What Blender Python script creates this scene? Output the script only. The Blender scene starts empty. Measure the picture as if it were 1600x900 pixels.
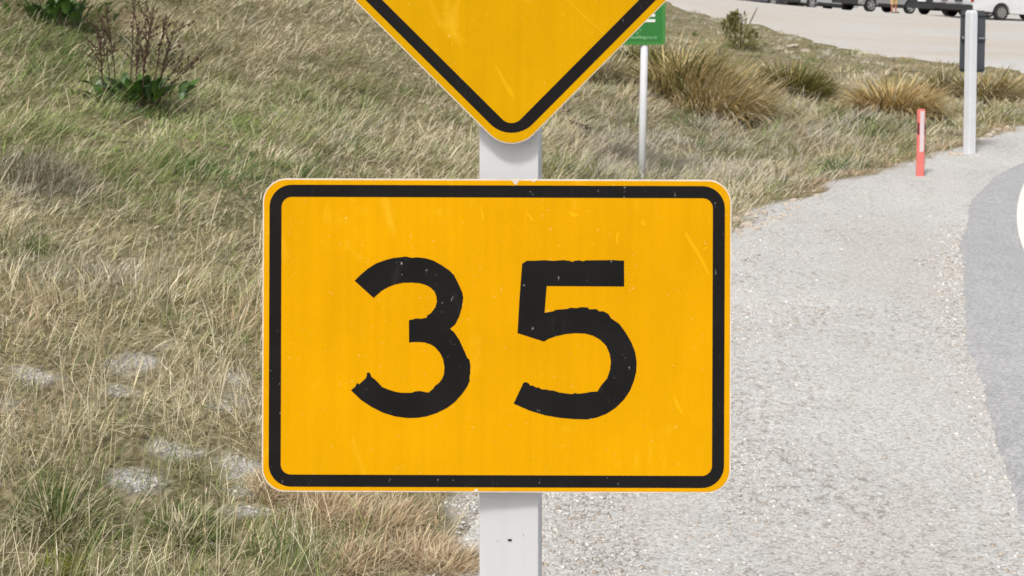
import bpy, bmesh, math, random
import numpy as np
from mathutils import Vector, Matrix

S = bpy.context.scene
COL = S.collection
R = math.radians
rng = np.random.default_rng(7)
random.seed(7)

# ------------------------------------------------------------------ camera, light
FPX = 2000.0        # focal length in pixels of the 1600 px wide photograph
HOR = -27.0         # row of the horizon (above the frame: level camera, shifted lens)
CAMZ = 1.9          # eye height above the road


def P(x, y, d):
    """world point seen at photo pixel x, y at distance d along the view axis"""
    return Vector(((x - 800.0) / FPX * d, d, CAMZ - (y - HOR) / FPX * d))


cam = bpy.data.cameras.new('camera')
camo = bpy.data.objects.new('camera', cam)
COL.objects.link(camo)
camo.location = (0, 0, CAMZ)
camo.rotation_euler = (R(90), 0, 0)
cam.sensor_width = 36
cam.lens = FPX / 1600 * 36
cam.shift_y = (HOR - 450) / 1600
cam.clip_start = 0.05
cam.clip_end = 3000
cam.dof.use_dof = True
cam.dof.focus_distance = 2.6
cam.dof.aperture_fstop = 12.5
S.camera = camo

SUN_EL, SUN_AZ = 52, 205     # azimuth clockwise from +Y (view direction): behind the camera, left
W = bpy.data.worlds.new('World')
S.world = W
W.use_nodes = True
nt = W.node_tree
nt.nodes.clear()
sky = nt.nodes.new('ShaderNodeTexSky')
sky.sky_type = 'NISHITA'
sky.sun_disc = False
sky.sun_elevation = R(SUN_EL)
sky.sun_rotation = R(SUN_AZ)
sky.dust_density = 4.0
sky.air_density = 1.0
hs = nt.nodes.new('ShaderNodeHueSaturation')
hs.inputs['Saturation'].default_value = 0.32
bg = nt.nodes.new('ShaderNodeBackground')
bg.inputs['Strength'].default_value = 0.125
out = nt.nodes.new('ShaderNodeOutputWorld')
nt.links.new(sky.outputs[0], hs.inputs['Color'])
nt.links.new(hs.outputs[0], bg.inputs['Color'])
nt.links.new(bg.outputs[0], out.inputs['Surface'])

sun = bpy.data.lights.new('sun', 'SUN')
sun.energy = 2.1
sun.angle = R(8)
sun.color = (1.0, 0.955, 0.89)
suno = bpy.data.objects.new('sun', sun)
COL.objects.link(suno)
sd = Vector((math.sin(R(SUN_AZ)) * math.cos(R(SUN_EL)), math.cos(R(SUN_AZ)) * math.cos(R(SUN_EL)), math.sin(R(SUN_EL))))
suno.rotation_euler = sd.to_track_quat('Z', 'Y').to_euler()
suno.location = (0, -5, 20)

S.view_settings.view_transform = 'Standard'
S.view_settings.look = 'None'
S.view_settings.gamma = 1
S.view_settings.use_curve_mapping = False
S.view_settings.exposure = 0.08


# ------------------------------------------------------------------ helpers
def tag(o, label=None, cat=None, group=None, kind=None):
    if label: o['label'] = label
    if cat: o['category'] = cat
    if group: o['group'] = group
    if kind: o['kind'] = kind
    return o


def empty(name, loc=(0, 0, 0), label=None, cat=None, group=None, rz=0):
    o = bpy.data.objects.new(name, None)
    COL.objects.link(o)
    o.location = loc
    o.rotation_euler = (0, 0, rz)
    o.empty_display_size = 0.2
    return tag(o, label, cat, group)


def obj(name, me, mat=None, parent=None, loc=None, smooth=None):
    if isinstance(me, bmesh.types.BMesh):
        m = bpy.data.meshes.new(name)
        me.to_mesh(m)
        me.free()
        me = m
    o = bpy.data.objects.new(name, me)
    COL.objects.link(o)
    if mat is not None and len(me.materials) == 0:
        me.materials.append(mat)
    if parent is not None: o.parent = parent
    if loc is not None: o.location = loc
    if smooth:
        for p in me.polygons: p.use_smooth = True
    return o


def np_mesh(name, verts, loops, starts, smooth=False):
    me = bpy.data.meshes.new(name)
    me.vertices.add(len(verts))
    me.vertices.foreach_set('co', np.ascontiguousarray(verts, dtype=np.float32).ravel())
    me.loops.add(len(loops))
    me.loops.foreach_set('vertex_index', np.ascontiguousarray(loops, dtype=np.int32))
    me.polygons.add(len(starts))
    me.polygons.foreach_set('loop_start', np.ascontiguousarray(starts, dtype=np.int32))
    if smooth:
        me.polygons.foreach_set('use_smooth', np.ones(len(starts), dtype=bool))
    me.update(calc_edges=True)
    return me


def color_attr(me, name, cols):
    a = me.attributes.new(name, 'FLOAT_COLOR', 'POINT')
    c = np.ones((len(cols), 4), dtype=np.float32)
    c[:, :3] = cols
    a.data.foreach_set('color', c.ravel())


def float_attr(me, name, v):
    a = me.attributes.new(name, 'FLOAT', 'POINT')
    a.data.foreach_set('value', np.ascontiguousarray(v, dtype=np.float32))


def srgb(r, g, b):
    f = lambda c: (c / 255 / 12.92) if c <= 10 else ((c / 255 + 0.055) / 1.055) ** 2.4
    return np.array([f(r), f(g), f(b)])


def box_bm(bm, c, s, rot=None):
    m = Matrix.Translation(Vector(c)) @ (rot if rot else Matrix.Identity(4)) @ Matrix.Diagonal((s[0], s[1], s[2], 1))
    bmesh.ops.create_cube(bm, size=1, matrix=m)
    return bm


def tube_bm(bm, pts, radii, n=6, cap=True):
    rings = []
    up0 = Vector((0.13, 0.31, 0.94))
    for i, p in enumerate(pts):
        p = Vector(p)
        a = Vector(pts[max(i - 1, 0)])
        b = Vector(pts[min(i + 1, len(pts) - 1)])
        t = (b - a).normalized()
        u = t.cross(up0)
        if u.length < 1e-3: u = t.cross(Vector((1, 0, 0)))
        u.normalize()
        v = t.cross(u)
        r = radii[i] if hasattr(radii, '__len__') else radii
        rings.append([bm.verts.new(p + (u * math.cos(k * 2 * math.pi / n) + v * math.sin(k * 2 * math.pi / n)) * r) for k in range(n)])
    for a, b in zip(rings, rings[1:]):
        for k in range(n):
            bm.faces.new((a[k], a[(k + 1) % n], b[(k + 1) % n], b[k]))
    if cap:
        bm.faces.new(rings[0][::-1])
        bm.faces.new(rings[-1])
    return bm


def bevel_mod(o, w, seg=2, ang=30):
    m = o.modifiers.new('bevel', 'BEVEL')
    m.width = w
    m.segments = seg
    m.limit_method = 'ANGLE'
    m.angle_limit = R(ang)
    return o


# ---- noise in the plan
_perm = rng.random((64, 256, 256)).astype(np.float32)


def vnoise(x, y, scale, seed=0):
    x = np.asarray(x) / scale + 57.3 * (seed + 1)
    y = np.asarray(y) / scale + 91.7 * (seed + 1)
    xi = np.floor(x).astype(int)
    yi = np.floor(y).astype(int)
    fx = x - xi
    fy = y - yi
    fx = fx * fx * (3 - 2 * fx)
    fy = fy * fy * (3 - 2 * fy)
    t = _perm[seed % 64]
    a = t[xi % 256, yi % 256]
    b = t[(xi + 1) % 256, yi % 256]
    c = t[xi % 256, (yi + 1) % 256]
    d = t[(xi + 1) % 256, (yi + 1) % 256]
    return (a * (1 - fx) + b * fx) * (1 - fy) + (c * (1 - fx) + d * fx) * fy


def fbm(x, y, scale, seed=0, oct=3):
    s = 0
    a = 1
    tot = 0
    for k in range(oct):
        s = s + a * vnoise(x, y, scale / 2 ** k, seed + k)
        tot += a
        a *= 0.55
    return s / tot


def sstep(a, b, x):
    t = np.clip((x - a) / (b - a), 0, 1)
    return t * t * (3 - 2 * t)


# ------------------------------------------------------------------ materials
class NT:
    def __init__(self, name):
        self.m = bpy.data.materials.new(name)
        self.m.use_nodes = True
        self.t = self.m.node_tree
        self.b = self.t.nodes['Principled BSDF']
        self.out = self.t.nodes['Material Output']
        self.co = self.t.nodes.new('ShaderNodeTexCoord').outputs['Object']

    def n(self, typ, **kw):
        nd = self.t.nodes.new(typ)
        for k, v in kw.items():
            if k in nd.inputs: nd.inputs[k].default_value = v
            else: setattr(nd, k, v)
        return nd

    def l(self, a, b):
        self.t.links.new(a, b)

    def noise(self, scale, detail=4, rough=0.6, co=None, dist=0):
        nd = self.n('ShaderNodeTexNoise', Scale=scale, Detail=detail, Roughness=rough, Distortion=dist)
        self.l(co or self.co, nd.inputs['Vector'])
        return nd.outputs['Fac']

    def scaled(self, s):
        nd = self.n('ShaderNodeMapping')
        nd.inputs['Scale'].default_value = s
        self.l(self.co, nd.inputs['Vector'])
        return nd.outputs[0]

    def ramp(self, fac, stops):
        nd = self.n('ShaderNodeValToRGB')
        e = nd.color_ramp.elements
        while len(e) < len(stops): e.new(0.5)
        for el, (p, c) in zip(e, stops):
            el.position = p
            el.color = (c[0], c[1], c[2], 1) if hasattr(c, '__len__') else (c, c, c, 1)
        self.l(fac, nd.inputs['Fac'])
        return nd.outputs['Color']

    def mix(self, fac, a, b, mode='MIX'):
        nd = self.n('ShaderNodeMix', data_type='RGBA', blend_type=mode)
        for s, v in ((nd.inputs['Factor'], fac), (nd.inputs[6], a), (nd.inputs[7], b)):
            if hasattr(v, 'is_linked'): self.l(v, s)
            elif hasattr(v, '__len__'): s.default_value = (v[0], v[1], v[2], 1)
            else: s.default_value = v
        return nd.outputs[2]

    def bump(self, h, strength=0.3, dist=0.01):
        nd = self.n('ShaderNodeBump', Strength=strength, Distance=dist)
        self.l(h, nd.inputs['Height'])
        self.l(nd.outputs[0], self.b.inputs['Normal'])

    def set(self, **kw):
        for k, v in kw.items():
            s = self.b.inputs[k.replace('_', ' ')]
            if hasattr(v, 'is_linked'): self.l(v, s)
            elif hasattr(v, '__len__'): s.default_value = (v[0], v[1], v[2], 1)
            else: s.default_value = v
        return self.m


def paint(name, c, rough=0.5, var=0.12, scale=6, metal=0.0, spec=0.5):
    k = NT(name)
    c = np.array(c)
    col = k.ramp(k.noise(scale, 6), [(0.3, c * (1 - var)), (0.7, np.minimum(c * (1 + var), 1))])
    k.set(Base_Color=col, Roughness=rough, Metallic=metal)
    k.b.inputs['Specular IOR Level'].default_value = spec
    return k.m


def m_sheeting(name, base):
    """retroreflective yellow film: fine prismatic hatch, faint smears and scratches"""
    k = NT(name)
    base = np.array(base)
    wv = k.n('ShaderNodeTexWave', wave_type='BANDS', bands_direction='DIAGONAL', Scale=118.0, Distortion=0.4, Detail=1.0)
    k.l(k.co, wv.inputs['Vector'])
    mp = k.n('ShaderNodeMapping')
    mp.inputs['Scale'].default_value = (-1, 1, 1)
    k.l(k.co, mp.inputs['Vector'])
    wv2 = k.n('ShaderNodeTexWave', wave_type='BANDS', bands_direction='DIAGONAL', Scale=118.0, Distortion=0.4, Detail=1.0)
    k.l(mp.outputs[0], wv2.inputs['Vector'])
    hatch = k.mix(0.5, wv.outputs['Color'], wv2.outputs['Color'])
    c0 = k.ramp(k.noise(5, 5, 0.6), [(0.3, base * 0.93), (0.7, base * 1.05)])
    c1 = k.mix(0.2, c0, k.mix(1.0, c0, hatch, 'MULTIPLY'))
    vb = k.ramp(k.noise(1.0, 3, 0.6, k.scaled((55, 1, 2.5))), [(0.35, 0.90), (0.65, 1.04)])
    c1 = k.mix(0.4, c1, k.mix(1.0, c1, vb, 'MULTIPLY'))
    # pale smears, vertical
    sm = k.ramp(k.noise(9, 6, 0.7, k.scaled((1.6, 1, 0.7)), 0.6), [(0.58, 0.0), (0.70, 1.0)])
    c2 = k.mix(k.mix(1.0, sm, (0.5, 0.30, 0.30), 'MULTIPLY'), c1, np.array((0.97, 0.56, 0.03)))
    sp = k.ramp(k.noise(160, 2, 0.5), [(0.71, 0.0), (0.76, 1.0)])
    c3 = k.mix(k.mix(1.0, sp, (0.35, 0.35, 0.35), 'MULTIPLY'), c2, (0.9, 0.62, 0.2))
    dk = k.ramp(k.noise(120, 3, 0.6, k.scaled((1, 1, 0.6))), [(0.25, 1.0), (0.31, 0.0)])
    c4 = k.mix(k.mix(1.0, dk, (0.25, 0.25, 0.25), 'MULTIPLY'), c3, (0.35, 0.2, 0.02))
    k.bump(hatch, 0.06, 0.001)
    k.set(Base_Color=c4, Roughness=0.5)
    k.b.inputs['Specular IOR Level'].default_value = 0.06
    return k.m


def m_vinyl():
    k = NT('black_vinyl')
    c = k.ramp(k.noise(14, 5), [(0.3, (0.0085, 0.0083, 0.0083)), (0.7, (0.013, 0.0125, 0.0125))])
    sp = k.ramp(k.noise(95, 3, 0.65, k.scaled((1.3, 1, 0.75))), [(0.69, 0.0), (0.75, 1.0)])
    c = k.mix(k.mix(1.0, sp, (0.75, 0.75, 0.75), 'MULTIPLY'), c, (0.35, 0.33, 0.31))
    st = k.ramp(k.noise(40, 5, 0.7, k.scaled((1.0, 1, 0.3))), [(0.62, 0.0), (0.8, 1.0)])
    c = k.mix(k.mix(1.0, st, (0.12, 0.12, 0.12), 'MULTIPLY'), c, (0.2, 0.19, 0.18))
    k.set(Base_Color=c, Roughness=0.5)
    k.b.inputs['Specular IOR Level'].default_value = 0.12
    return k.m


def m_white_post():
    k = NT('white_post_paint')
    c = k.ramp(k.noise(5, 6, 0.6, k.scaled((1, 1, 0.25))), [(0.3, (0.60, 0.61, 0.63)), (0.7, (0.65, 0.66, 0.68))])
    grain = k.noise(60, 4, 0.6, k.scaled((1, 1, 0.05)))
    sp = k.ramp(k.noise(110, 3, 0.6, k.scaled((1, 1, 0.5))), [(0.70, 0.0), (0.76, 1.0)])
    c = k.mix(k.mix(1.0, sp, (0.6, 0.6, 0.6), 'MULTIPLY'), c, (0.12, 0.12, 0.12))
    c = k.mix(0.04, c, k.mix(1.0, c, k.ramp(grain, [(0.35, 0.4), (0.6, 1.0)]), 'MULTIPLY'))
    k.bump(grain, 0.04, 0.001)
    k.set(Base_Color=c, Roughness=0.6)
    return k.m


def m_blade(name, attr='blade_color', trans=0.16):
    k = NT(name)
    a = k.n('ShaderNodeAttribute', attribute_name=attr)
    c = k.mix(0.35, a.outputs['Color'], k.mix(1.0, a.outputs['Color'], k.ramp(k.noise(30, 3), [(0.3, 0.45), (0.7, 1.3)]), 'MULTIPLY'))
    k.set(Base_Color=c, Roughness=0.7)
    k.b.inputs['Specular IOR Level'].default_value = 0.2
    tr = k.n('ShaderNodeBsdfTranslucent')
    k.l(c, tr.inputs['Color'])
    ms = k.n('ShaderNodeMixShader')
    ms.inputs[0].default_value = trans
    k.l(k.b.outputs[0], ms.inputs[1])
    k.l(tr.outputs[0], ms.inputs[2])
    k.l(ms.outputs[0], k.out.inputs['Surface'])
    return k.m


def gravel_nodes(k):
    v1 = k.n('ShaderNodeTexVoronoi', Scale=105.0, Randomness=1.0)
    k.l(k.co, v1.inputs['Vector'])
    sep = k.n('ShaderNodeSeparateColor')
    k.l(v1.outputs['Color'], sep.inputs[0])
    c = k.ramp(sep.outputs[0], [(0.0, srgb(172, 169, 164)), (0.3, srgb(203, 201, 197)), (0.75, srgb(212, 210, 206)), (1.0, srgb(228, 226, 222))])
    gap = k.ramp(v1.outputs['Distance'], [(0.5, 1.0), (0.9, 0.84)])
    c = k.mix(1.0, c, gap, 'MULTIPLY')
    big = k.ramp(k.noise(0.9, 6, 0.65, k.scaled((1, 0.45, 1))), [(0.35, srgb(220, 213, 205)), (0.5, (0.74, 0.74, 0.74)), (0.65, (0.95, 0.94, 0.93))])
    c = k.mix(0.75, c, k.mix(1.0, c, k.mix(0.5, big, (1, 1, 1)), 'MULTIPLY'))
    fine = k.ramp(k.noise(210, 3, 0.7), [(0.3, 0.8), (0.6, 1.06)])
    c = k.mix(0.6, c, k.mix(1.0, c, fine, 'MULTIPLY'))
    dirt = k.ramp(k.noise(36, 6, 0.75, k.scaled((0.7, 0.5, 1))), [(0.53, 0.0), (0.62, 1.0)])
    side = k.ramp(k.noise(1.3, 5, 0.7, k.scaled((1, 0.5, 1))), [(0.46, 0.04), (0.58, 1.0)])
    dirt = k.mix(1.0, dirt, side, 'MULTIPLY')
    c = k.mix(k.mix(1.0, dirt, (0.62, 0.62, 0.62), 'MULTIPLY'), c, srgb(112, 105, 94))
    h = k.mix(0.4, v1.outputs['Distance'], k.noise(120, 4, 0.7))
    return c, h


def m_gravel():
    k = NT('pale_gravel')
    c, h = gravel_nodes(k)
    k.bump(h, 0.35, 0.005)
    return k.set(Base_Color=c, Roughness=0.95, Specular_IOR_Level=0.15)


def m_ground():
    k = NT('thatch_and_soil')
    c, h = gravel_nodes(k)
    a = k.n('ShaderNodeAttribute', attribute_name='bare')
    st = k.noise(34, 5, 0.7, k.scaled((1, 0.35, 1)), 0.8)
    soil = k.ramp(st, [(0.3, srgb(70, 64, 48)), (0.5, srgb(132, 123, 98)), (0.7, srgb(184, 174, 148))])
    pat = k.ramp(k.noise(0.7, 5, 0.6), [(0.4, (0.9, 0.93, 0.8)), (0.6, (1.0, 0.97, 0.93))])
    soil = k.mix(1.0, soil, pat, 'MULTIPLY')
    k.bump(k.mix(0.5, h, st), 0.7, 0.01)
    return k.set(Base_Color=k.mix(a.outputs['Fac'], soil, c), Roughness=0.95, Specular_IOR_Level=0.1)


def m_asphalt():
    k = NT('weathered_chipseal')
    v = k.n('ShaderNodeTexVoronoi', Scale=95.0)
    k.l(k.co, v.inputs['Vector'])
    sep = k.n('ShaderNodeSeparateColor')
    k.l(v.outputs['Color'], sep.inputs[0])
    c = k.ramp(sep.outputs[0], [(0.0, srgb(148, 148, 149)), (0.5, srgb(174, 174, 175)), (1.0, srgb(196, 196, 196))])
    big = k.ramp(k.noise(0.8, 5, 0.6, k.scaled((1, 0.3, 1))), [(0.35, 0.90), (0.65, 1.05)])
    c = k.mix(1.0, c, big, 'MULTIPLY')
    c = k.mix(0.25, c, srgb(173, 173, 174))
    st = k.ramp(k.noise(5, 6, 0.7), [(0.3, 0.93), (0.55, 1.03)])
    c = k.mix(1.0, c, st, 'MULTIPLY')
    k.bump(v.outputs['Distance'], 0.35, 0.005)
    return k.set(Base_Color=c, Roughness=0.85, Specular_IOR_Level=0.3)


def m_carpark():
    k = NT('car_park_gravel')
    c = k.ramp(k.noise(0.22, 6, 0.6, k.scaled((0.5, 1, 1))), [(0.35, srgb(196, 186, 174)), (0.55, srgb(198, 195, 189)), (0.7, srgb(190, 189, 186))])
    f = k.ramp(k.noise(9, 4, 0.7), [(0.3, 0.88), (0.7, 1.08)])
    c = k.mix(1.0, c, f, 'MULTIPLY')
    k.bump(k.noise(40, 4), 0.3, 0.01)
    return k.set(Base_Color=c, Roughness=0.95, Specular_IOR_Level=0.1)


def m_leaf(name, c):
    k = NT(name)
    c = np.array(c)
    col = k.ramp(k.noise(14, 4), [(0.3, c * 0.7), (0.7, c * 1.35)])
    return k.set(Base_Color=col, Roughness=0.45)


def m_glass():
    k = NT('tinted_glass')
    c = k.ramp(k.noise(2, 2), [(0.3, (0.012, 0.014, 0.016)), (0.7, (0.02, 0.022, 0.024))])
    return k.set(Base_Color=c, Roughness=0.06)


M = dict(
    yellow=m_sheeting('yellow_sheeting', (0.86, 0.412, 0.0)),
    yellow_shaded=m_sheeting('yellow_sheeting_shaded', (0.75, 0.388, 0.0)),  # diamond's film: same yellow, darkened to paint in the shade of a tilted plate
    scuff=m_sheeting('scuffed_sheeting', (0.98, 0.50, 0.004)), scuff_shaded=m_sheeting('scuffed_sheeting_shaded', (0.84, 0.45, 0.004)), vinyl=m_vinyl(), post=m_white_post(), blade=m_blade('grass_blade'), gravel=m_gravel(),  # the diamond's scuffs carry the same painted shade
    ground=m_ground(), asphalt=m_asphalt(), carpark=m_carpark(),
    alu=paint('pale_aluminium_edge', srgb(226, 214, 196), 0.5, 0.15, 30),
    alu_back=paint('aluminium_back', (0.42, 0.43, 0.44), 0.45, 0.1, 8, 0.6),
    bolt=paint('galvanised_steel', (0.4, 0.41, 0.42), 0.4, 0.15, 40, 0.8),
    slot=paint('dark_slot', (0.02, 0.02, 0.02), 0.9),
    white=paint('white_paint', (0.72, 0.73, 0.76), 0.5, 0.06, 4),
    disc=paint('white_plate_paint', (0.86, 0.86, 0.84), 0.45, 0.02, 4),
    green=paint('green_sign_film', srgb(42, 120, 48), 0.5, 0.06, 5),
    green2=paint('green_sign_border', srgb(62, 134, 58), 0.5, 0.06, 5),
    print=paint('white_print', (0.80, 0.84, 0.80), 0.5, 0.04, 9),
    print2=paint('pale_green_print', srgb(150, 200, 150), 0.5, 0.04, 9),
    grey_back=paint('dark_grey_panel', srgb(68, 73, 77), 0.55, 0.12, 7),
    red=paint('marker_red', srgb(226, 122, 114), 0.5, 0.08, 9),
    red_dark=paint('marker_dark_red', srgb(120, 42, 48), 0.6, 0.1, 9),
    strip=paint('reflective_strip', srgb(216, 204, 206), 0.4, 0.05, 12),
    dock_leaf=m_leaf('dock_leaf', srgb(74, 106, 40)),
    dock_leaf2=m_leaf('dock_leaf_dark', srgb(56, 86, 36)),
    dock_leaf3=m_leaf('dock_leaf_blue_green', srgb(78, 104, 64)),
    dock_stem=paint('dock_stem', srgb(78, 57, 44), 0.8, 0.3, 20),
    twig=paint('grey_twig', srgb(96, 80, 62), 0.85, 0.3, 14),
    stone=paint('pale_stone', srgb(190, 178, 164), 0.9, 0.22, 18),
    tyre=paint('tyre_rubber', (0.018, 0.018, 0.019), 0.8, 0.2, 12),
    rim=paint('alloy_rim', (0.55, 0.55, 0.56), 0.35, 0.08, 8, 0.5),
    rim_steel=paint('steel_rim', (0.30, 0.29, 0.27), 0.5, 0.1, 8, 0.4),
    plastic=paint('dark_bumper_plastic', (0.03, 0.031, 0.033), 0.6, 0.15, 6),
    under=paint('underbody', (0.012, 0.012, 0.012), 0.9, 0.2, 6),
    glass=m_glass(),
    tail=paint('tail_light_red', (0.35, 0.01, 0.015), 0.2, 0.08, 9),
    head=paint('headlight_clear', (0.6, 0.6, 0.62), 0.15, 0.05, 9),
    skin=paint('skin', srgb(186, 122, 98), 0.55, 0.08, 12),
    shorts=paint('khaki_cloth', srgb(196, 168, 122), 0.85, 0.1, 16),
    shirt=paint('dark_cloth', srgb(60, 62, 70), 0.85, 0.1, 16),
    hair=paint('brown_hair', srgb(60, 42, 30), 0.6, 0.2, 30),
    shoe=paint('grey_shoe', srgb(96, 84, 76), 0.7, 0.15, 20),
)

# ------------------------------------------------------------------ terrain
ctrl_px = [  # photo pixel and distance -> height
    (0, 0, 13), (0, 150, 10), (0, 300, 7.6), (0, 450, 6.1), (0, 600, 5.05), (0, 900, 3.95),
    (200, 150, 11), (300, 0, 15), (300, 300, 8.3), (300, 450, 6.7), (300, 600, 5.7), (300, 900, 4.1),
    (560, 20, 17), (560, 200, 12), (600, 280, 10.2), (560, 450, 7.6), (600, 700, 5.15),
    (800, 60, 19), (800, 220, 13.4), (950, 140, 17), (1003, 280, 12.2), (930, 60, 22),
    (1060, 5, 44), (1100, 60, 28), (1100, 130, 20), (1100, 230, 14.5), (1240, 150, 20), (1240, 280, 12.9),
    (1180, 33, 40), (1320, 68, 33), (1450, 92, 27.5), (1600, 104, 25.5), (1400, 190, 17), (1540, 160, 19), (1320, 120, 24),
    (1140, 7.5, 81), (1205, 12, 76), (1266, 14.5, 71), (1358, 19.5, 65), (1415, 22, 66.3), (1480, 25.5, 61), (1562, 33, 55), (1620, 34.5, 56.5),
    (1700, 60, 40), (1900, 45, 50), (1900, 105, 26)]
pts = [tuple(P(*c)) for c in ctrl_px]
pts += [(-3, 1, 0.15), (-8, 6, 1.0), (-14, 14, 2.9), (-30, 30, 7), (-12, 40, 4.6), (-40, 90, 12), (-5, 90, 4.0), (10, 140, 2.0),
        (60, 100, -1.2), (60, 60, -0.8), (60, 20, -0.4), (12, 20, 0.0), (20, 10, 0), (10, 5, 0), (5, 0, 0), (-20, -5, 1.5), (-60, 10, 8),
        (0, -5, 0), (20, -10, 0), (60, 140, -1.0), (-90, 140, 20), (90, 40, -1), (90, -20, 0), (-90, -20, 8)]
pts = np.array(pts)


def tps_fit(p):
    n = len(p)
    d = np.linalg.norm(p[:, None, :2] - p[None, :, :2], axis=2)
    K = np.where(d > 0, d * d * np.log(d + 1e-9), 0) + np.eye(n) * 0.6
    A = np.zeros((n + 3, n + 3))
    A[:n, :n] = K
    A[:n, n] = 1
    A[:n, n + 1:] = p[:, :2]
    A[n:, :n] = A[:n, n:].T
    b = np.zeros(n + 3)
    b[:n] = p[:, 2]
    return np.linalg.solve(A, b)


TW = tps_fit(pts)


def tps(x, y):
    x = np.asarray(x, float).ravel()
    y = np.asarray(y, float).ravel()
    o = np.empty(len(x))
    for s in range(0, len(x), 40000):
        xs = x[s:s + 40000, None]
        ys = y[s:s + 40000, None]
        d2 = (xs - pts[None, :, 0]) ** 2 + (ys - pts[None, :, 1]) ** 2
        o[s:s + 40000] = (0.5 * d2 * np.log(d2 + 1e-12)) @ TW[:-3] + TW[-3] + TW[-2] * xs[:, 0] + TW[-1] * ys[:, 0]
    return o


VERGE = np.array([(-1.6, -6), (-0.9, 1), (-0.45, 3), (-0.12, 4.1), (-0.06, 4.8), (0.3, 6.3), (0.95, 8.0), (1.62, 9.5), (2.38, 10.9), (3.25, 12.2), (4.35, 13.5), (6.75, 16.8), (10, 20), (16, 23), (30, 26)])
ROADE = np.array([(0.6, -6), (1.2, 2), (1.68, 4.1), (1.73, 4.27), (1.89, 4.85), (2.02, 5.37), (2.32, 6.47), (2.76, 7.9), (3.35, 9.57), (3.98, 11.2), (4.72, 12.5), (5.4, 13.5), (8, 16.3), (12, 18.8), (20, 22), (40, 25)])
_e = []
for ex, ey in ((1600, 109), (1450, 101), (1390, 92), (1320, 79), (1250, 62), (1180, 42), (1110, 26), (1060, 14)):
    ds = np.linspace(15, 75, 600)
    zs = CAMZ - (ey - HOR) / FPX * ds
    ok = np.flatnonzero(tps((ex - 800) / FPX * ds, ds) > zs)
    dd = ds[ok[0]] if len(ok) else 60.0
    dd = max(dd, _e[-1][1] + 0.4) if _e else dd
    _e.append(((ex - 800) / FPX * dd, dd))
print('park edge', [(round(a, 1), round(b, 1)) for a, b in _e])
PARKE = np.array([(60, _e[0][1] - 4), (30, _e[0][1] - 2.5), (_e[0][0] + 4, _e[0][1] - 1)] + _e + [(_e[-1][0] - 2, 100), (3, 150)])
verge_x = lambda y: np.interp(y, VERGE[:, 1], VERGE[:, 0])
road_x = lambda y: np.interp(y, ROADE[:, 1], ROADE[:, 0])
park_x = lambda y: np.where(np.asarray(y) < 21, 1e3, np.interp(y, PARKE[:, 1], PARKE[:, 0]))


def verge_dist(x, y):
    """>0 on the grassy side"""
    d = np.full(np.shape(x), 1e9)
    for (ax, ay), (bx, by) in zip(VERGE, VERGE[1:]):
        t = np.clip(((x - ax) * (bx - ax) + (y - ay) * (by - ay)) / ((bx - ax) ** 2 + (by - ay) ** 2), 0, 1)
        d = np.minimum(d, np.hypot(x - ax - t * (bx - ax), y - ay - t * (by - ay)))
    sgn = np.where((x < verge_x(y)) | (y > 26), 1, -1)
    return d * sgn


bare_spots = [(235, 562, 46, 22), (350, 634, 52, 20), (400, 655, 30, 8), (278, 706, 34, 14), (215, 748, 30, 18), (2, 632, 16, 12), (50, 592, 34, 18), (370, 745, 34, 26),
              (360, 590, 20, 12), (715, 790, 30, 14), (440, 660, 40, 22), (500, 640, 60, 20), (735, 870, 16, 34), (375, 800, 30, 8), (190, 610, 20, 8), (110, 570, 14, 6)]


def to_px(x, y, z):
    return 800 + FPX * x / y, HOR + FPX * (CAMZ - z) / y


def ground_h(x, y, rough=True):
    shp = np.shape(x)
    x = np.asarray(x, float).ravel()
    y = np.asarray(y, float).ravel()
    h = tps(x, y)
    vd = verge_dist(x, y)
    g = sstep(-0.05, 1.6, vd)
    if rough:
        h = h + g * ((fbm(x, y, 0.55, 3, 3) - 0.5) * 0.14 + (fbm(x, y, 2.6, 9, 2) - 0.5) * 0.22)
    far = sstep(24, 34, y)
    h = h * np.maximum(g, far)
    return h.reshape(shp)


def bare_mask(x, y):
    shp = np.shape(x)
    x = np.asarray(x, float).ravel()
    y = np.asarray(y, float).ravel()
    h = ground_h(x, y)
    ys = np.maximum(y, 0.5)
    px, py = to_px(x, ys, h)
    m = np.zeros(len(x))
    w = (fbm(x, y, 0.16, 21, 3) - 0.5) * 2.6
    for cx, cy, rx, ry in bare_spots:
        q = np.hypot((px - cx) / rx, (py - cy) / ry) + w
        m = np.maximum(m, 0.85 * (1 - sstep(0.45, 1.15, q)))
    vd = verge_dist(x, y) + (fbm(x, y, 0.5, 30, 3) - 0.5) * 0.5
    m = np.maximum(m, 1 - sstep(0.0, 0.22, vd))
    return m.reshape(shp)


def grid_mesh(name, X, Y, Z, smooth=True):
    ny, nx = X.shape
    v = np.stack([X.ravel(), Y.ravel(), Z.ravel()], 1)
    i = np.arange(ny * nx).reshape(ny, nx)
    q = np.stack([i[:-1, :-1], i[:-1, 1:], i[1:, 1:], i[1:, :-1]], -1).reshape(-1, 4)
    return np_mesh(name, v, q.ravel(), np.arange(len(q)) * 4, smooth)


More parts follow.
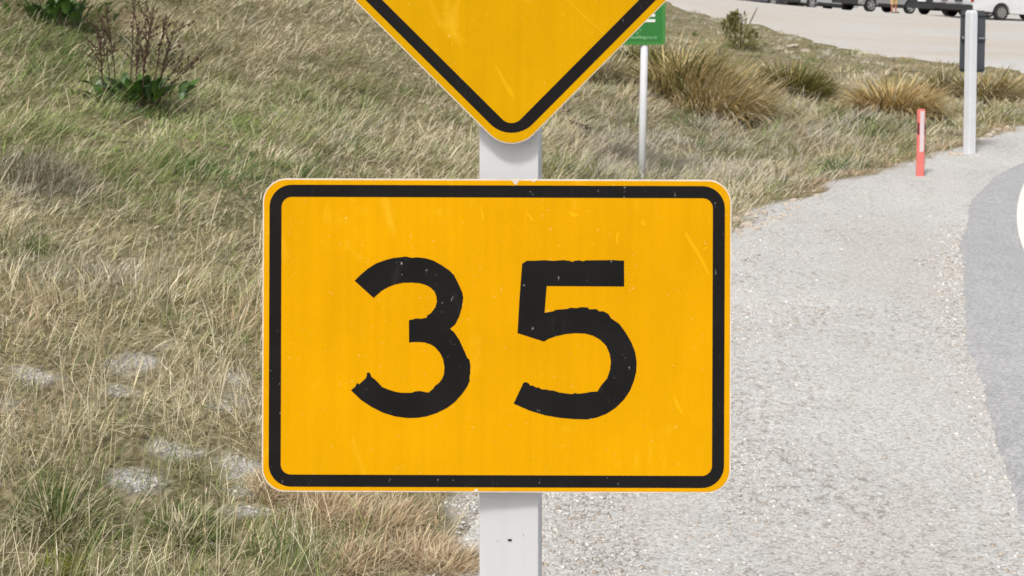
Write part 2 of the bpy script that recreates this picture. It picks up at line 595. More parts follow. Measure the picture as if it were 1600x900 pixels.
gx = np.concatenate([np.array([-1500, -600, -250]), np.linspace(-120, -12, 40)[:-1], np.linspace(-12, -5, 40)[:-1], np.arange(-5, 4, 0.06), np.linspace(4, 14, 90), np.linspace(14, 60, 60)[1:], np.array([80, 120, 300, 1500])])
gy = np.concatenate([np.array([-1500, -300, -60, -20, -8]), np.linspace(-4, 2.5, 20)[:-1], np.arange(2.5, 13, 0.06), np.linspace(13, 34, 170), np.linspace(34, 150, 80)[1:], np.array([200, 400, 1500])])
GX, GY = np.meshgrid(gx, gy)
cx_, cy_ = np.clip(GX, -90, 90), np.clip(GY, -20, 150)
GZ = ground_h(cx_, cy_)
vd = verge_dist(GX, GY)
GZ -= 0.03 * (1 - sstep(-0.25, -0.05, vd)) * (GY < 26.5)
inpark = sstep(0.15, 1.0, np.where(GY > 21, GX - park_x(GY), -1.0))
GZ -= 0.25 * inpark
me = grid_mesh('ground', GX, GY, GZ)
float_attr(me, 'bare', bare_mask(np.clip(GX, -90, 90), np.clip(GY, -20, 150)).ravel())
tag(obj('ground', me, M['ground']), kind='structure', label='grassy hillside and bank behind the road signs')

# gravel shoulder (4-6 mm above the ground), its edge ragged
yy = np.concatenate([np.linspace(-6, 3, 30)[:-1], np.arange(3, 16, 0.05), np.linspace(16, 26, 60)])
uu = np.linspace(0, 1, 90)
xl = verge_x(yy) - 0.04 + (fbm(yy * 0 + 3.3, yy, 0.35, 12, 3) - 0.5) * 0.30
xr = road_x(yy) + 0.6
GXs = xl[:, None] * (1 - uu) + xr[:, None] * uu
GYs = np.repeat(yy[:, None], len(uu), 1)
GZs = 0.005 + (fbm(GXs, GYs, 0.5, 14, 3) - 0.5) * 0.012 * sstep(0.0, 0.2, uu)[None, :] * (1 - sstep(0.6, 0.75, uu))[None, :]
tag(obj('gravel_shoulder', grid_mesh('gravel_shoulder', GXs, GYs, GZs), M['gravel']), kind='structure', label='pale gravel shoulder between grass and road')

# road sheet with a broken edge
yr = np.concatenate([np.linspace(-6, 3, 60)[:-1], np.arange(3, 16, 0.03), np.linspace(16, 25, 60)])
xe = road_x(yr) + (fbm(yr * 0 + 1.1, yr, 1.1, 17, 4) - 0.5) * 0.13 + (fbm(yr * 0 + 8.1, yr, 0.07, 18, 2) - 0.5) * 0.03
ur = np.array([0, 0.004, 0.02, 0.05, 0.1, 0.2, 0.4, 0.7, 1.0])
RX = xe[:, None] * (1 - ur) + (xe[:, None] + 9) * ur
RY = np.repeat(yr[:, None], len(ur), 1)
RZ = np.full_like(RX, 0.019)
RZ[:, 0] = 0.001
tag(obj('road', grid_mesh('road', RX, RY, RZ, False), M['asphalt']), kind='structure', label='weathered grey road bending right')

# car park
yp = np.concatenate([np.linspace(21.5, 36, 80)[:-1], np.linspace(36, 150, 90)])
up_ = np.concatenate([np.linspace(0, 0.1, 12)[:-1], np.linspace(0.1, 1, 60)])
xlp = park_x(yp) + (fbm(yp * 0 + 2.2, yp, 1.2, 23, 3) - 0.5) * 0.5
PX = xlp[:, None] * (1 - up_) + 95 * up_
PX = np.where(PX < xlp[:, None], xlp[:, None], PX)
PY = np.repeat(yp[:, None], len(up_), 1)
PZ = ground_h(PX, PY, False) + 0.03
PZ[:, 0] -= 0.10


def park_h(x, y):
    return float(ground_h(np.array([x]), np.array([y]), False)[0]) + 0.03


tag(obj('car_park', grid_mesh('car_park', PX, PY, PZ), M['carpark']), kind='structure', label='pale gravel car park behind the grassy bank')


def gz(x, y):
    return float(ground_h(np.array([float(x)]), np.array([float(y)]))[0])


def on_ground(px, py, d0, lo=0.6, hi=1.7):
    """march along the view ray of a photo pixel to where it meets the terrain"""
    ds = np.linspace(d0 * lo, d0 * hi, 400)
    xs = (px - 800) / FPX * ds
    zs = CAMZ - (py - HOR) / FPX * ds
    hh = ground_h(xs, ds)
    k = np.argmax(zs <= hh)
    if zs[k] > hh[k]: k = int(np.argmin(np.abs(zs - hh)))
    return Vector((xs[k], ds[k], hh[k]))


# ------------------------------------------------------------------ the road sign
def rounded(w, h, r, n=10, rot=0):
    o = []
    for cx, cy, a0 in ((w / 2 - r, h / 2 - r, 0), (-w / 2 + r, h / 2 - r, 90), (-w / 2 + r, -h / 2 + r, 180), (w / 2 - r, -h / 2 + r, 270)):
        for k in range(n + 1):
            a = R(a0 + 90 * k / n)
            x, y = cx + r * math.cos(a), cy + r * math.sin(a)
            o.append((x * math.cos(rot) - y * math.sin(rot), x * math.sin(rot) + y * math.cos(rot)))
    return o


def prism(outline, y0, y1, hole=None):
    """flat shape in the XZ plane, from y0 (front) to y1 (back)"""
    bm = bmesh.new()
    n = len(outline)
    f = [bm.verts.new((x, y0, z)) for x, z in outline]
    b = [bm.verts.new((x, y1, z)) for x, z in outline]
    if hole:
        hf = [bm.verts.new((x, y0, z)) for x, z in hole]
        hb = [bm.verts.new((x, y1, z)) for x, z in hole]
    for k in range(n):
        j = (k + 1) % n
        bm.faces.new((f[k], b[k], b[j], f[j]))
        if hole:
            bm.faces.new((hf[j], hb[j], hb[k], hf[k]))
            bm.faces.new((f[k], f[j], hf[j], hf[k]))
            bm.faces.new((b[j], b[k], hb[k], hb[j]))
    if not hole:
        bm.faces.new(f)
        bm.faces.new(b[::-1])
    bmesh.ops.recalc_face_normals(bm, faces=bm.faces)
    return bm


DS = 2.05
U = DS / FPX                      # metres per photo pixel on the plates
base = Vector((P(797, 0, DS).x, DS + 0.065, 0))
sign = empty('road_sign', base, 'white post with a yellow diamond warning plate above a yellow 35 advisory speed plate', 'road sign')


def sp(x, y):                      # photo pixel -> sign-local x, z
    q = P(x, y, DS)
    return q.x - base.x, q.z - base.z


Y0 = -0.065                        # local y of the plates' faces
# post
bm = bmesh.new()
wpx = 91 * U * 1.035
h_top = sp(800, -300)[1]
box_bm(bm, (0, 0, (h_top - 0.3) / 2), (wpx, 0.10, h_top + 0.3))
post = obj('post', bm, M['post'], sign)
post.rotation_euler = (0, 0, R(-4.6))
post.location = (sp(799, 0)[0], 0.012, 0)
bevel_mod(post, 0.0022, 2)
bm = bmesh.new()
x, z = sp(801, 855)
box_bm(bm, (0, 0, 0), (0.0062, 0.004, 0.0024), Matrix.Rotation(R(-6), 4, 'Y'))
sl = obj('nail_slot', bm, M['slot'], post)
sl.location = (0.0015, -0.0497, z)

# speed plate
x0, x1, y0, y1 = 409.8, 1142.4, 280.0, 769.3
cxp, czp = sp((x0 + x1) / 2, (y0 + y1) / 2)
w, h = (x1 - x0) * U, (y1 - y0) * U
shift = lambda o: [(a + cxp, b + czp) for a, b in o]
plate = obj('speed_plate', prism(shift(rounded(w, h, 37 * U)), Y0, Y0 + 0.003), M['alu'], sign)
plate.rotation_euler = (0, R(0.2), 0)
plate.location = (-czp * math.sin(R(0.2)), 0, cxp * math.sin(R(0.2)))
obj('yellow_face', prism(shift(rounded(w - 4.2 * U, h - 4.2 * U, 35 * U)), Y0 - 0.0006, Y0 + 0.0005), M['yellow'], plate)
bo = rounded((1131.8 - 420.6) * U, (761 - 289.6) * U, 35 * U)
bi = rounded((1131.8 - 420.6 - 37.4) * U, (761 - 289.6 - 37.4) * U, 16 * U)
bcx, bcz = sp((420.6 + 1131.8) / 2, (761 + 289.6) / 2)
obj('border', prism([(a + bcx, b + bcz) for a, b in bo], Y0 - 0.0011, Y0, [(a + bcx, b + bcz) for a, b in bi]), M['vinyl'], plate)
three = [(45,158),(75,128),(110,98),(150,72),(190,57),(235,44),(270,40),(300,36),(330,42),(360,40),(400,44),(440,56),(480,78),(520,105),(543,128),(565,170),(585,215),(590,240),(583,290),(570,335),(550,375),(524,398),(545,415),(570,452),(595,505),(612,545),(622,552),(627,580),(626,620),(622,645),(625,655),(610,690),(585,725),(550,765),(510,795),(460,820),(410,837),(360,845),(310,846),(250,838),(190,820),(130,790),(80,757),(28,708),(50,690),(58,672),(70,678),(78,670),(100,650),(108,635),(107,622),(118,618),(125,625),(130,640),(150,655),(170,675),(185,692),(215,704),(250,715),(280,720),(330,720),(350,713),(375,711),(400,716),(418,718),(440,700),(450,685),(470,670),(485,650),(495,625),(497,590),(490,550),(475,520),(450,490),(425,475),(395,466),(360,464),(319,466),(318,355),(345,350),(352,346),(380,348),(408,342),(408,333),(430,318),(450,290),(458,262),(455,235),(445,210),(425,190),(400,177),(370,169),(330,166),(290,167),(250,175),(215,188),(180,208),(140,244)]
five = [(82,70),(105,55),(140,55),(190,52),(240,55),(290,51),(322,55),(335,60),(345,54),(370,52),(388,57),(400,52),(480,51),(540,50),(580,53),(593,51),(594,182),(205,181),(195,316),(240,308),(250,301),(310,296),(325,290),(360,292),(375,287),(412,288),(420,298),(455,296),(470,308),(490,307),(515,320),(530,343),(570,370),(600,410),(630,460),(650,510),(658,560),(656,610),(645,655),(625,705),(595,750),(555,790),(510,820),(460,840),(410,850),(340,848),(270,842),(200,830),(120,806),(42,772),(90,668),(105,664),(118,672),(125,683),(135,680),(155,692),(165,690),(180,700),(210,702),(225,706),(240,706),(270,716),(300,720),(335,724),(350,718),(365,722),(400,718),(430,712),(462,710),(480,680),(510,645),(525,600),(529,560),(522,520),(505,480),(475,450),(440,430),(400,419),(350,417),(300,422),(250,434),(215,446),(193,460),(130,440),(60,418),(70,230)]
for ol, ox in ((three, 540), (five, 790)):
    obj('numeral', prism([sp(ox + a / 3.2136, 390 + b / 3.2143) for a, b in ol], Y0 - 0.0011, Y0), M['vinyl'], plate)
# peeled spots on the plate's top edge
for chip in ([(798, 280.5), (812, 280.5), (809, 284), (806, 289), (802, 286.5)], [(826, 280.5), (838, 280.8), (834, 284), (829, 282.6)], [(742, 764.5), (748, 764), (747, 769), (741, 768.5)]):
    obj('peeled_spot', prism([sp(a, b) for a, b in chip], Y0 - 0.0010, Y0), M['alu'], plate)
for sc_ in ([(1068, 364), (1074, 362), (1079, 372), (1090, 388), (1101, 410), (1109, 428), (1106, 429), (1095, 408), (1083, 388), (1076, 378)],
            [(1096, 390), (1104, 383), (1105, 386), (1099, 391)], [(818, 326), (826, 334), (834, 344), (837, 347), (830, 345), (824, 337)],
            [(888, 330), (897, 332), (905, 336), (898, 339), (890, 336)], [(962, 366), (967, 360), (965, 376), (968, 384), (962, 378)],
            [(1000, 346), (1005, 342), (1009, 349), (1004, 352)], [(924, 381), (929, 380), (927, 386)], [(1052, 615), (1060, 628), (1068, 645), (1064, 645), (1056, 632)],
            [(750, 318), (754, 330), (756, 345), (752, 340)], [(600, 336), (612, 330), (606, 338)]):
    obj('scuff', prism([sp(a, b) for a, b in sc_], Y0 - 0.00085, Y0), M['scuff'], plate)
bk = bmesh.new()
for zz in (0.13, -0.13):
    box_bm(bk, (cxp, Y0 + 0.012, czp + zz), (0.62, 0.016, 0.03))
obj('back_rail', bk, M['alu_back'], plate)
# diamond
dcx, dcz = sp(797.6, 244.7 - 520)
side = 520 * math.sqrt(2) * U
dsh = lambda s, r: [(a + dcx, b + dcz) for a, b in rounded(s, s, r, 12, R(45.2))]
dia = obj('diamond_plate', prism(dsh(side, 49 * U), Y0, Y0 + 0.003), M['alu'], sign)
obj('yellow_face', prism(dsh(side - 3.2 * U, 47.4 * U), Y0 - 0.0006, Y0 + 0.0005), M['yellow_shaded'], dia)
obj('border', prism(dsh(side - 25.5 * U, 47 * U), Y0 - 0.0011, Y0, dsh(side - 62.5 * U, 20 * U)), M['vinyl'], dia)
for sc_ in ([(880, -6), (946, 54), (945, 55.5), (878.5, -4.5)], [(773, 100), (786, 118), (800, 142), (806, 156), (796, 148), (784, 128)], [(876, 18), (884, 24), (880, 27)]):
    obj('scuff', prism([sp(a, b) for a, b in sc_], Y0 - 0.00085, Y0), M['scuff_shaded'], dia)
bk = bmesh.new()
for zz in (0.13, -0.13):
    box_bm(bk, (dcx, Y0 + 0.012, dcz + zz), (0.5, 0.016, 0.03))
obj('back_rail', bk, M['alu_back'], dia)


# ------------------------------------------------------------------ lettering
def text_mesh(txt, size):
    cu = bpy.data.curves.new('lettering', 'FONT')
    cu.body = txt
    cu.size = size
    cu.align_x = 'RIGHT'
    cu.extrude = 0.0006
    o = bpy.data.objects.new('lettering', cu)
    COL.objects.link(o)
    dg = bpy.context.evaluated_depsgraph_get()
    me = bpy.data.meshes.new_from_object(o.evaluated_get(dg))
    bpy.data.objects.remove(o)
    bpy.data.curves.remove(cu)
    return me


# green sign beyond the diamond
DG = 12.1
gb = on_ground(1003, 283, DG)
DG = gb.y
ug = DG / FPX
gs = empty('green_sign', gb, 'green sign on a thin white pole behind the yellow diamond plate', 'sign')
lp = lambda x, y: ((x - 1003) * ug, (CAMZ - (y - HOR) * ug) - gb.z)
bm = bmesh.new()
xt, zt = lp(1010, -60)
tube_bm(bm, [(0, 0.03, -0.3), (xt * 0.3, 0.03, zt * 0.3), (xt, 0.03, zt)], 6.0 * ug, 12)
obj('pole', bm, M['white'], gs, smooth=True)
a, b = lp(1039.5, -72), lp(905, 70)
gw, gh = a[0] - b[0], a[1] - b[1]
gc = ((a[0] + b[0]) / 2, (a[1] + b[1]) / 2)
sh = lambda o: [(p + gc[0], q + gc[1]) for p, q in o]
gp = obj('panel', prism(sh(rounded(gw, gh, 7 * ug)), -0.012, -0.004), M['green2'], gs)
obj('green_face', prism(sh(rounded(gw - 10 * ug, gh - 10 * ug, 4 * ug)), -0.0135, -0.011), M['green'], gp)
bm = bmesh.new()
for (xa, ya, xb, yb) in ((1010.5, 30, 1023.5, 34.4), (1010.5, 21.6, 1023.3, 26), (1010.5, 13, 1023.5, 17.4), (1006, 13, 1010.5, 34.4)):
    p, q = lp(xa, ya), lp(xb, yb)
    box_bm(bm, ((p[0] + q[0]) / 2, -0.0145, (p[1] + q[1]) / 2), (abs(q[0] - p[0]), 0.003, abs(p[1] - q[1])))
obj('letter', bm, M['print'], gp)
for txt, xx, yy_, sz in (('building.co.nz', 1026, 60.2, 7.4), ('d', 1001.5, 48.5, 5.5), ('st', 998, 53, 5.5)):
    t = obj('lettering', text_mesh(txt, sz * ug), M['print2'], gp)
    p = lp(xx, yy_)
    t.location = (p[0], -0.0142, p[1])
    t.rotation_euler = (R(90), 0, 0)

# back of a sign on a stout white post
bb = on_ground(1514.5, 240, 14.2)
DB = bb.y
ub = DB / FPX
bs = empty('road_sign', bb, 'dark grey back of a narrow sign on a stout white post by the gravel', 'road sign')
lb = lambda x, y: ((x - 1514.5) * ub, (CAMZ - (y - HOR) * ub) - bb.z)
bm = bmesh.new()
xt, zt = lb(1519, 16)
pw = 13.5 * ub
n4 = []
for z, s in ((-0.25, 1), (zt - 0.03, 1), (zt, 0.75)):
    xx = xt * z / zt
    n4.append([bm.verts.new((xx + dx * pw * s / 2, dy * pw * s / 2, z)) for dx, dy in ((-1, -1), (1, -1), (1, 1), (-1, 1))])
for a, b in zip(n4, n4[1:]):
    for k in range(4): bm.faces.new((a[k], a[(k + 1) % 4], b[(k + 1) % 4], b[k]))
bm.faces.new(n4[-1])
bp = obj('post', bm, M['white'], bs)
bp.rotation_euler = (0, 0, R(24))
bevel_mod(bp, 0.008, 2)
c0, c1 = lb(1504, 113), lb(1543, 17)
pc = ((c0[0] + c1[0]) / 2, (c0[1] + c1[1]) / 2)
bpan = obj('panel', prism([(p, q) for p, q in rounded(39 * ub, 97 * ub, 4 * ub, 5)], 0.0, 0.012), M['grey_back'], bs, (pc[0], pw * 0.75, pc[1]))
bpan.rotation_euler = (0, R(1.4), 0)
for k, zz in enumerate((42, 3, -42)):
    bm = bmesh.new()
    box_bm(bm, (0, -0.014, zz * ub), (38.4 * ub, 0.022, 2.4 * ub))
    obj('rail', bm, M['grey_back'], bpan)
for bx_, bz_, bw_, bh_ in ((12, 5.5, 9, 2.0), (-17, 6, 3, 4.0)):
    bm = bmesh.new()
    box_bm(bm, (bx_ * ub, -0.03, bz_ * ub), (bw_ * ub, 0.008, bh_ * ub))
    obj('clamp', bm, M['bolt'], bpan)

# red marker post
rb = on_ground(1438, 277, 12.5)
um = rb.y / FPX
mp_ = empty('marker_post', rb, 'red marker post with a white reflective strip on the gravel edge', 'marker post')
lm = lambda x, y: ((x - 1437.5) * um, (CAMZ - (y - HOR) * um) - rb.z)
z_t = lm(0, 170.5)[1]
lean = lm(1439.8, 0)[0] / z_t


def mprof(z):
    t = z / z_t
    return 6.3 * um if not (0.62 < t < 0.80) else 5.4 * um


bm = bmesh.new()
lv = []
for t in (-0.25, 0.61, 0.63, 0.79, 0.81, 0.985, 1.0):
    z = t * z_t
    wv = mprof(z) * (0.85 if t == 1.0 else 1)
    lv.append([bm.verts.new((lean * z + sx * wv, sy, z)) for sx, sy in ((-1, 0.004), (-0.7, -0.010), (0.7, -0.010), (1, 0.004), (1, 0.016), (-1, 0.016))])
for a, b in zip(lv, lv[1:]):
    for k in range(6): bm.faces.new((a[k], a[(k + 1) % 6], b[(k + 1) % 6], b[k]))
bm.faces.new(lv[-1])
obj('stake', bm, M['red'], mp_)
bm = bmesh.new()
for sx in (-1, 1):
    z = 0.71 * z_t
    box_bm(bm, (lean * z + sx * 4.6 * um, 0.001, z), (2.2 * um, 0.026, 0.17 * z_t))
obj('notch', bm, M['red_dark'], mp_)
bm = bmesh.new()
z0, z1 = lm(0, 237)[1], lm(0, 173.5)[1]
zc = (z0 + z1) / 2
rot = Matrix.Rotation(math.atan(lean), 4, 'Y')
box_bm(bm, (lean * zc + 0.6 * um, -0.011, zc), (6.2 * um, 0.003, z1 - z0), rot)
obj('reflective_strip', bm, M['strip'], mp_)

# round white plate at the right edge
DD = 2.85
dc = P(1587.5 + 120, 339, DD)
ds_ = empty('round_sign', (dc.x, DD, 0), 'round white plate at the right edge of the photo, mostly cut off', 'sign')
rr = 120 * DD / FPX
circ = [(rr * math.cos(2 * math.pi * k / 96), rr * math.sin(2 * math.pi * k / 96) + dc.z) for k in range(96)]
obj('plate', prism(circ, -0.004, 0), M['disc'], ds_)
bm = bmesh.new()
tube_bm(bm, [(0, 0.035, -0.3), (0, 0.035, dc.z + rr * 0.8)], 0.028, 14)
obj('post', bm, M['white'], ds_, smooth=True)


# ------------------------------------------------------------------ vehicles
def wheel(parent, x, y, r, wd, rimmat, side, steel=False):
    """tyre with a rim; side -1 = right"""
    bm = bmesh.new()
    n = 28
    prof = [(0.66, -0.5), (0.94, -0.5), (1.0, -0.36), (1.0, 0.36), (0.94, 0.5), (0.66, 0.5)]
    rings = []
    for k in range(n):
        a = 2 * math.pi * k / n
        rings.append([bm.verts.new((r * p * math.cos(a), q * wd, r * p * math.sin(a))) for p, q in prof])
    for k in range(n):
        A, B = rings[k], rings[(k + 1) % n]
        for j in range(6): bm.faces.new((A[j], A[(j + 1) % 6], B[(j + 1) % 6], B[j]))
    bmesh.ops.recalc_face_normals(bm, faces=bm.faces)
    t = obj('wheel', bm, M['tyre'], parent, (x, y, r))
    bm = bmesh.new()
    ry = side * wd * 0.5
    # rim lip
    for k in range(n):
        a, b = 2 * math.pi * k / n, 2 * math.pi * (k + 1) / n
        q = []
        for (rad, off) in ((0.67, 0.0), (0.58, -0.03), (0.56, -0.6)):
            q.append(((r * rad * math.cos(a), ry + side * off * wd * (1 if off > -.5 else 1), r * rad * math.sin(a)), (r * rad * math.cos(b), ry + side * off * wd, r * rad * math.sin(b))))
        for (p0, p1), (p2, p3) in zip(q, q[1:]):
            bm.faces.new([bm.verts.new(v) for v in (p0, p1, p3, p2)])
    ns = 5 if not steel else 8
    for k in range(ns):
        box_bm(bm, (0, 0, 0), (1, 1, 1), Matrix.Rotation(-2 * math.pi * k / ns, 4, 'Y') @ Matrix.Translation((r * 0.33, ry - side * 0.05 * wd, 0)) @ Matrix.Diagonal((r * 0.52, 0.03, r * (0.2 if not steel else 0.22), 1)))
    bmesh.ops.create_cone(bm, cap_ends=True, segments=14, radius1=r * 0.16, radius2=r * 0.14, depth=0.05, matrix=Matrix.Translation((0, ry - side * 0.02, 0)) @ Matrix.Rotation(R(90), 4, 'X'))
    if steel:
        bmesh.ops.create_cone(bm, cap_ends=True, segments=20, radius1=r * 0.5, radius2=r * 0.42, depth=0.03, matrix=Matrix.Translation((0, ry - side * 0.06, 0)) @ Matrix.Rotation(R(90), 4, 'X'))
    bmesh.ops.remove_doubles(bm, verts=bm.verts, dist=1e-5)
    bmesh.ops.recalc_face_normals(bm, faces=bm.faces)
    obj('rim', bm, rimmat, t)
    bm = bmesh.new()
    bmesh.ops.create_cone(bm, cap_ends=True, segments=20, radius1=r * 0.56, radius2=r * 0.56, depth=0.02, matrix=Matrix.Translation((0, side * wd * -0.1, 0)) @ Matrix.Rotation(R(90), 4, 'X'))
    obj('brake_disc', bm, M['under'], t)
    return t


def vehicle(kind, name, label, cat, px, py, d, az, bodymat, lower=None, steel=False):
    if kind == 'van':
        wb, ro, fo, Wd, tr, wr = 3.6, 1.42, 0.95, 1.98, 1.74, 0.345
        prof = [(-ro, .50), (-ro - .02, 1.0), (-ro + .02, 2.0), (-ro + .12, 2.5), (-ro + .4, 2.62), (2.6, 2.60), (3.2, 2.35), (3.9, 1.45), (4.45, 1.15), (4.55, .75), (4.5, .45)]
        belt, roof, wtop = 1.35, 2.6, 0.86
    elif kind == 'campervan':
        wb, ro, fo, Wd, tr, wr = 3.0, 1.05, 0.95, 1.75, 1.5, 0.33
        prof = [(-ro, .48), (-ro - .03, .9), (-ro + .05, 1.5), (-ro + .2, 1.92), (-ro + .5, 2.0), (2.3, 1.98), (3.0, 1.75), (3.7, 1.1), (3.95, .95), (3.98, .6), (3.92, .4)]
        belt, roof, wtop = 1.1, 2.0, 0.84
    elif kind == 'suv':
        wb, ro, fo, Wd, tr, wr = 2.68, 0.9, 0.85, 1.84, 1.56, 0.36
        prof = [(-ro, .52), (-ro - .06, .85), (-ro + .02, 1.1), (-ro + .2, 1.6), (-ro + .45, 1.72), (1.2, 1.72), (1.6, 1.62), (2.25, 1.12), (3.3, 1.0), (3.52, .8), (3.5, .45)]
        belt, roof, wtop = 1.08, 1.72, 0.76
    else:
        wb, ro, fo, Wd, tr, wr = 2.6, 0.85, 0.85, 1.76, 1.5, 0.325
        prof = [(-ro, .42), (-ro - .06, .72), (-ro + .02, .98), (-ro + .3, 1.36), (-ro + .65, 1.47), (0.9, 1.48), (1.4, 1.40), (2.1, .98), (3.15, .86), (3.42, .68), (3.4, .36)]
        belt, roof, wtop = 0.95, 1.48, 0.74
    hw = Wd / 2

    def half(z):
        if z <= belt: return hw * (0.975 + 0.025 * min(1, max(0, (z - 0.3) / 0.4)))
        return hw * (1 + (wtop - 1) * (z - belt) / (roof - belt))

    zb = 0.27 if kind in ('car',) else 0.33
    ra = wr * 1.16
    pr = list(prof)
    for cx in (wb, 0):
        a0 = math.asin(min(1, max(-1, (zb - wr) / ra)))
        for k in range(13):
            a = a0 + (math.pi - 2 * a0) * k / 12
            pr.append((cx + ra * math.cos(a), wr + ra * math.sin(a)))
    pr.insert(len(prof), (wb + fo * 0.95, zb))
    pr.append((-ro * 0.97, zb + 0.06))
    bm = bmesh.new()
    rows = []
    for s in (1, -1):
        rows.append([bm.verts.new((x, s * half(z), z)) for x, z in pr])
    n = len(pr)
    for k in range(n):
        j = (k + 1) % n
        bm.faces.new((rows[0][k], rows[0][j], rows[1][j], rows[1][k]))
    for rw in rows: bm.faces.new(rw)
    bmesh.ops.recalc_face_normals(bm, faces=bm.faces)
    # placement: right rear wheel stands at the photo pixel
    az = R(az)
    f = Vector((math.sin(az), math.cos(az), 0))
    l = Vector((-math.cos(az), math.sin(az), 0))
    c = P(px, py, d)
    o2 = Vector((c.x, c.y, 0)) + l * (tr / 2)
    hh = lambda v: park_h(v.x, v.y)
    hrr, hrl = hh(o2 - l * tr / 2), hh(o2 + l * tr / 2)
    hf = hh(o2 + f * wb)
    f3 = Vector((f.x, f.y, (hf - (hrr + hrl) / 2) / wb)).normalized()
    l3 = Vector((l.x, l.y, (hrl - hrr) / tr)).normalized()
    u3 = f3.cross(l3).normalized()
    l3 = u3.cross(f3)
    Mx = Matrix((f3, l3, u3)).transposed()
    root = empty(name, (o2.x, o2.y, (hrr + hrl) / 2), label, cat, 'vehicles parked in the row across the car park')
    root.rotation_euler = Mx.to_euler()
    body = obj('body', bm, bodymat, root)
    bevel_mod(body, 0.045, 3, 24)
    for p in body.data.polygons: p.use_smooth = len(p.vertices) == 4
    # underbody
    bm = bmesh.new()
    box_bm(bm, (wb / 2, 0, zb + 0.05), (wb + ro + fo - 0.5, tr - 0.42, 0.22))
    box_bm(bm, (0, 0, wr), (0.09, tr - 0.2, 0.09))
    box_bm(bm, (wb, 0, wr), (0.09, tr - 0.2, 0.09))
    obj('underbody', bm, M['under'], root)
    for x in (0, wb):
        for s in (-1, 1):
            wheel(root, x, s * (tr / 2 + 0.02), wr, 0.215, M['rim_steel'] if steel else M['rim'], s, steel)
    lowm = lower or M['plastic']
    zr = 0.50 if kind != 'car' else 0.42
    bm = bmesh.new()
    box_bm(bm, (-ro - 0.045, 0, zr), (0.20, Wd * 0.985, 0.26))
    bevel_mod(obj('rear_bumper', bm, lowm, root), 0.05, 3)
    bm = bmesh.new()
    box_bm(bm, (prof[-1][0] - 0.02, 0, 0.46), (0.16, Wd * 0.98, 0.26))
    bevel_mod(obj('front_bumper', bm, lowm, root), 0.05, 3)
    for s in (-1, 1):
        bm = bmesh.new()
        box_bm(bm, (wb / 2, s * (hw * 0.975), zb + 0.05), (wb - 2 * ra - 0.04, 0.05, 0.17))
        bevel_mod(obj('sill', bm, (M['plastic'] if kind != 'van' else bodymat), root), 0.012, 2)
    # side glass, rear and front glass
    zlo, zhi = belt + 0.05, roof - 0.14
    spans = [(0.95, 1.75), (0.05, 0.88)] if kind == 'car' else ([(1.0, 1.95), (0.05, 0.92)] if kind == 'suv' else [(2.35, 3.1)])
    if kind == 'campervan': spans = [(1.9, 2.6), (0.75, 1.75), (-0.7, 0.6)]
    for s in (-1, 1):
        for xa, xb in spans:
            bm = bmesh.new()
            q = [(xa, zlo), (xb + 0.22, zlo), (xb - 0.05, zhi), (xa, zhi)]
            vs = [bm.verts.new((x, s * (half(z) + 0.004), z)) for x, z in q] + [bm.verts.new((x, s * (half(z) - 0.02), z)) for x, z in q]
            bm.faces.new(vs[:4])
            for k in range(4): bm.faces.new((vs[k], vs[(k + 1) % 4], vs[4 + (k + 1) % 4], vs[4 + k]))
            bmesh.ops.recalc_face_normals(bm, faces=bm.faces)
            obj('side_window', bm, M['glass'], root)

    def edge_glass(nm, p, q, off):
        (xa, za), (xb, zb_) = p, q
        bm = bmesh.new()
        v = []
        for t in (0.12, 0.88):
            x, z = xa + (xb - xa) * t, za + (zb_ - za) * t
            for s in (-0.86, 0.86):
                v.append(bm.verts.new((x + off, s * half(z), z + 0.006)))
        bm.faces.new((v[0], v[1], v[3], v[2]))
        r_ = bmesh.ops.solidify(bm, geom=bm.faces[:], thickness=0.012)
        obj(nm, bm, M['glass'], root)

    edge_glass('rear_window', prof[2], prof[3], -0.008)
    iw = 7 if kind in ('car', 'suv') else 6
    edge_glass('windscreen', prof[iw], prof[iw - 1], 0.008)
    # lights, plate
    for s in (-1, 1):
        bm = bmesh.new()
        if kind in ('van', 'campervan'):
            box_bm(bm, (-ro + 0.02, s * (hw - 0.07), 1.02), (0.09, 0.13, 0.56))
        else:
            box_bm(bm, (-ro + 0.02, s * (hw - 0.14), belt - 0.12), (0.14, 0.26, 0.20))
        bevel_mod(obj('tail_light', bm, M['tail'], root), 0.02, 2)
        bm = bmesh.new()
        box_bm(bm, (prof[-3][0] - 0.02, s * (hw - 0.22), prof[-3][1] - 0.05), (0.34, 0.3, 0.14))
        bevel_mod(obj('headlight', bm, M['head'], root), 0.03, 2)
        bm = bmesh.new()
        box_bm(bm, (wb * 0.72, s * (hw + 0.11), belt + 0.08), (0.1, 0.2, 0.14))
        bevel_mod(obj('wing_mirror', bm, M['plastic'], root), 0.02, 2)
        bm = bmesh.new()
        box_bm(bm, (wb * 0.38, s * (hw * 1.002), belt - 0.13), (0.2, 0.03, 0.03))
        obj('door_handle', bm, bodymat, root)
    bm = bmesh.new()
    box_bm(bm, (-ro - 0.06, 0.0, 0.80 if kind != 'car' else 0.68), (0.05, 0.52, 0.11))
    obj('plate_recess', bm, M['plastic'] if kind in ('van', 'campervan') else M['white'], root)
    return root


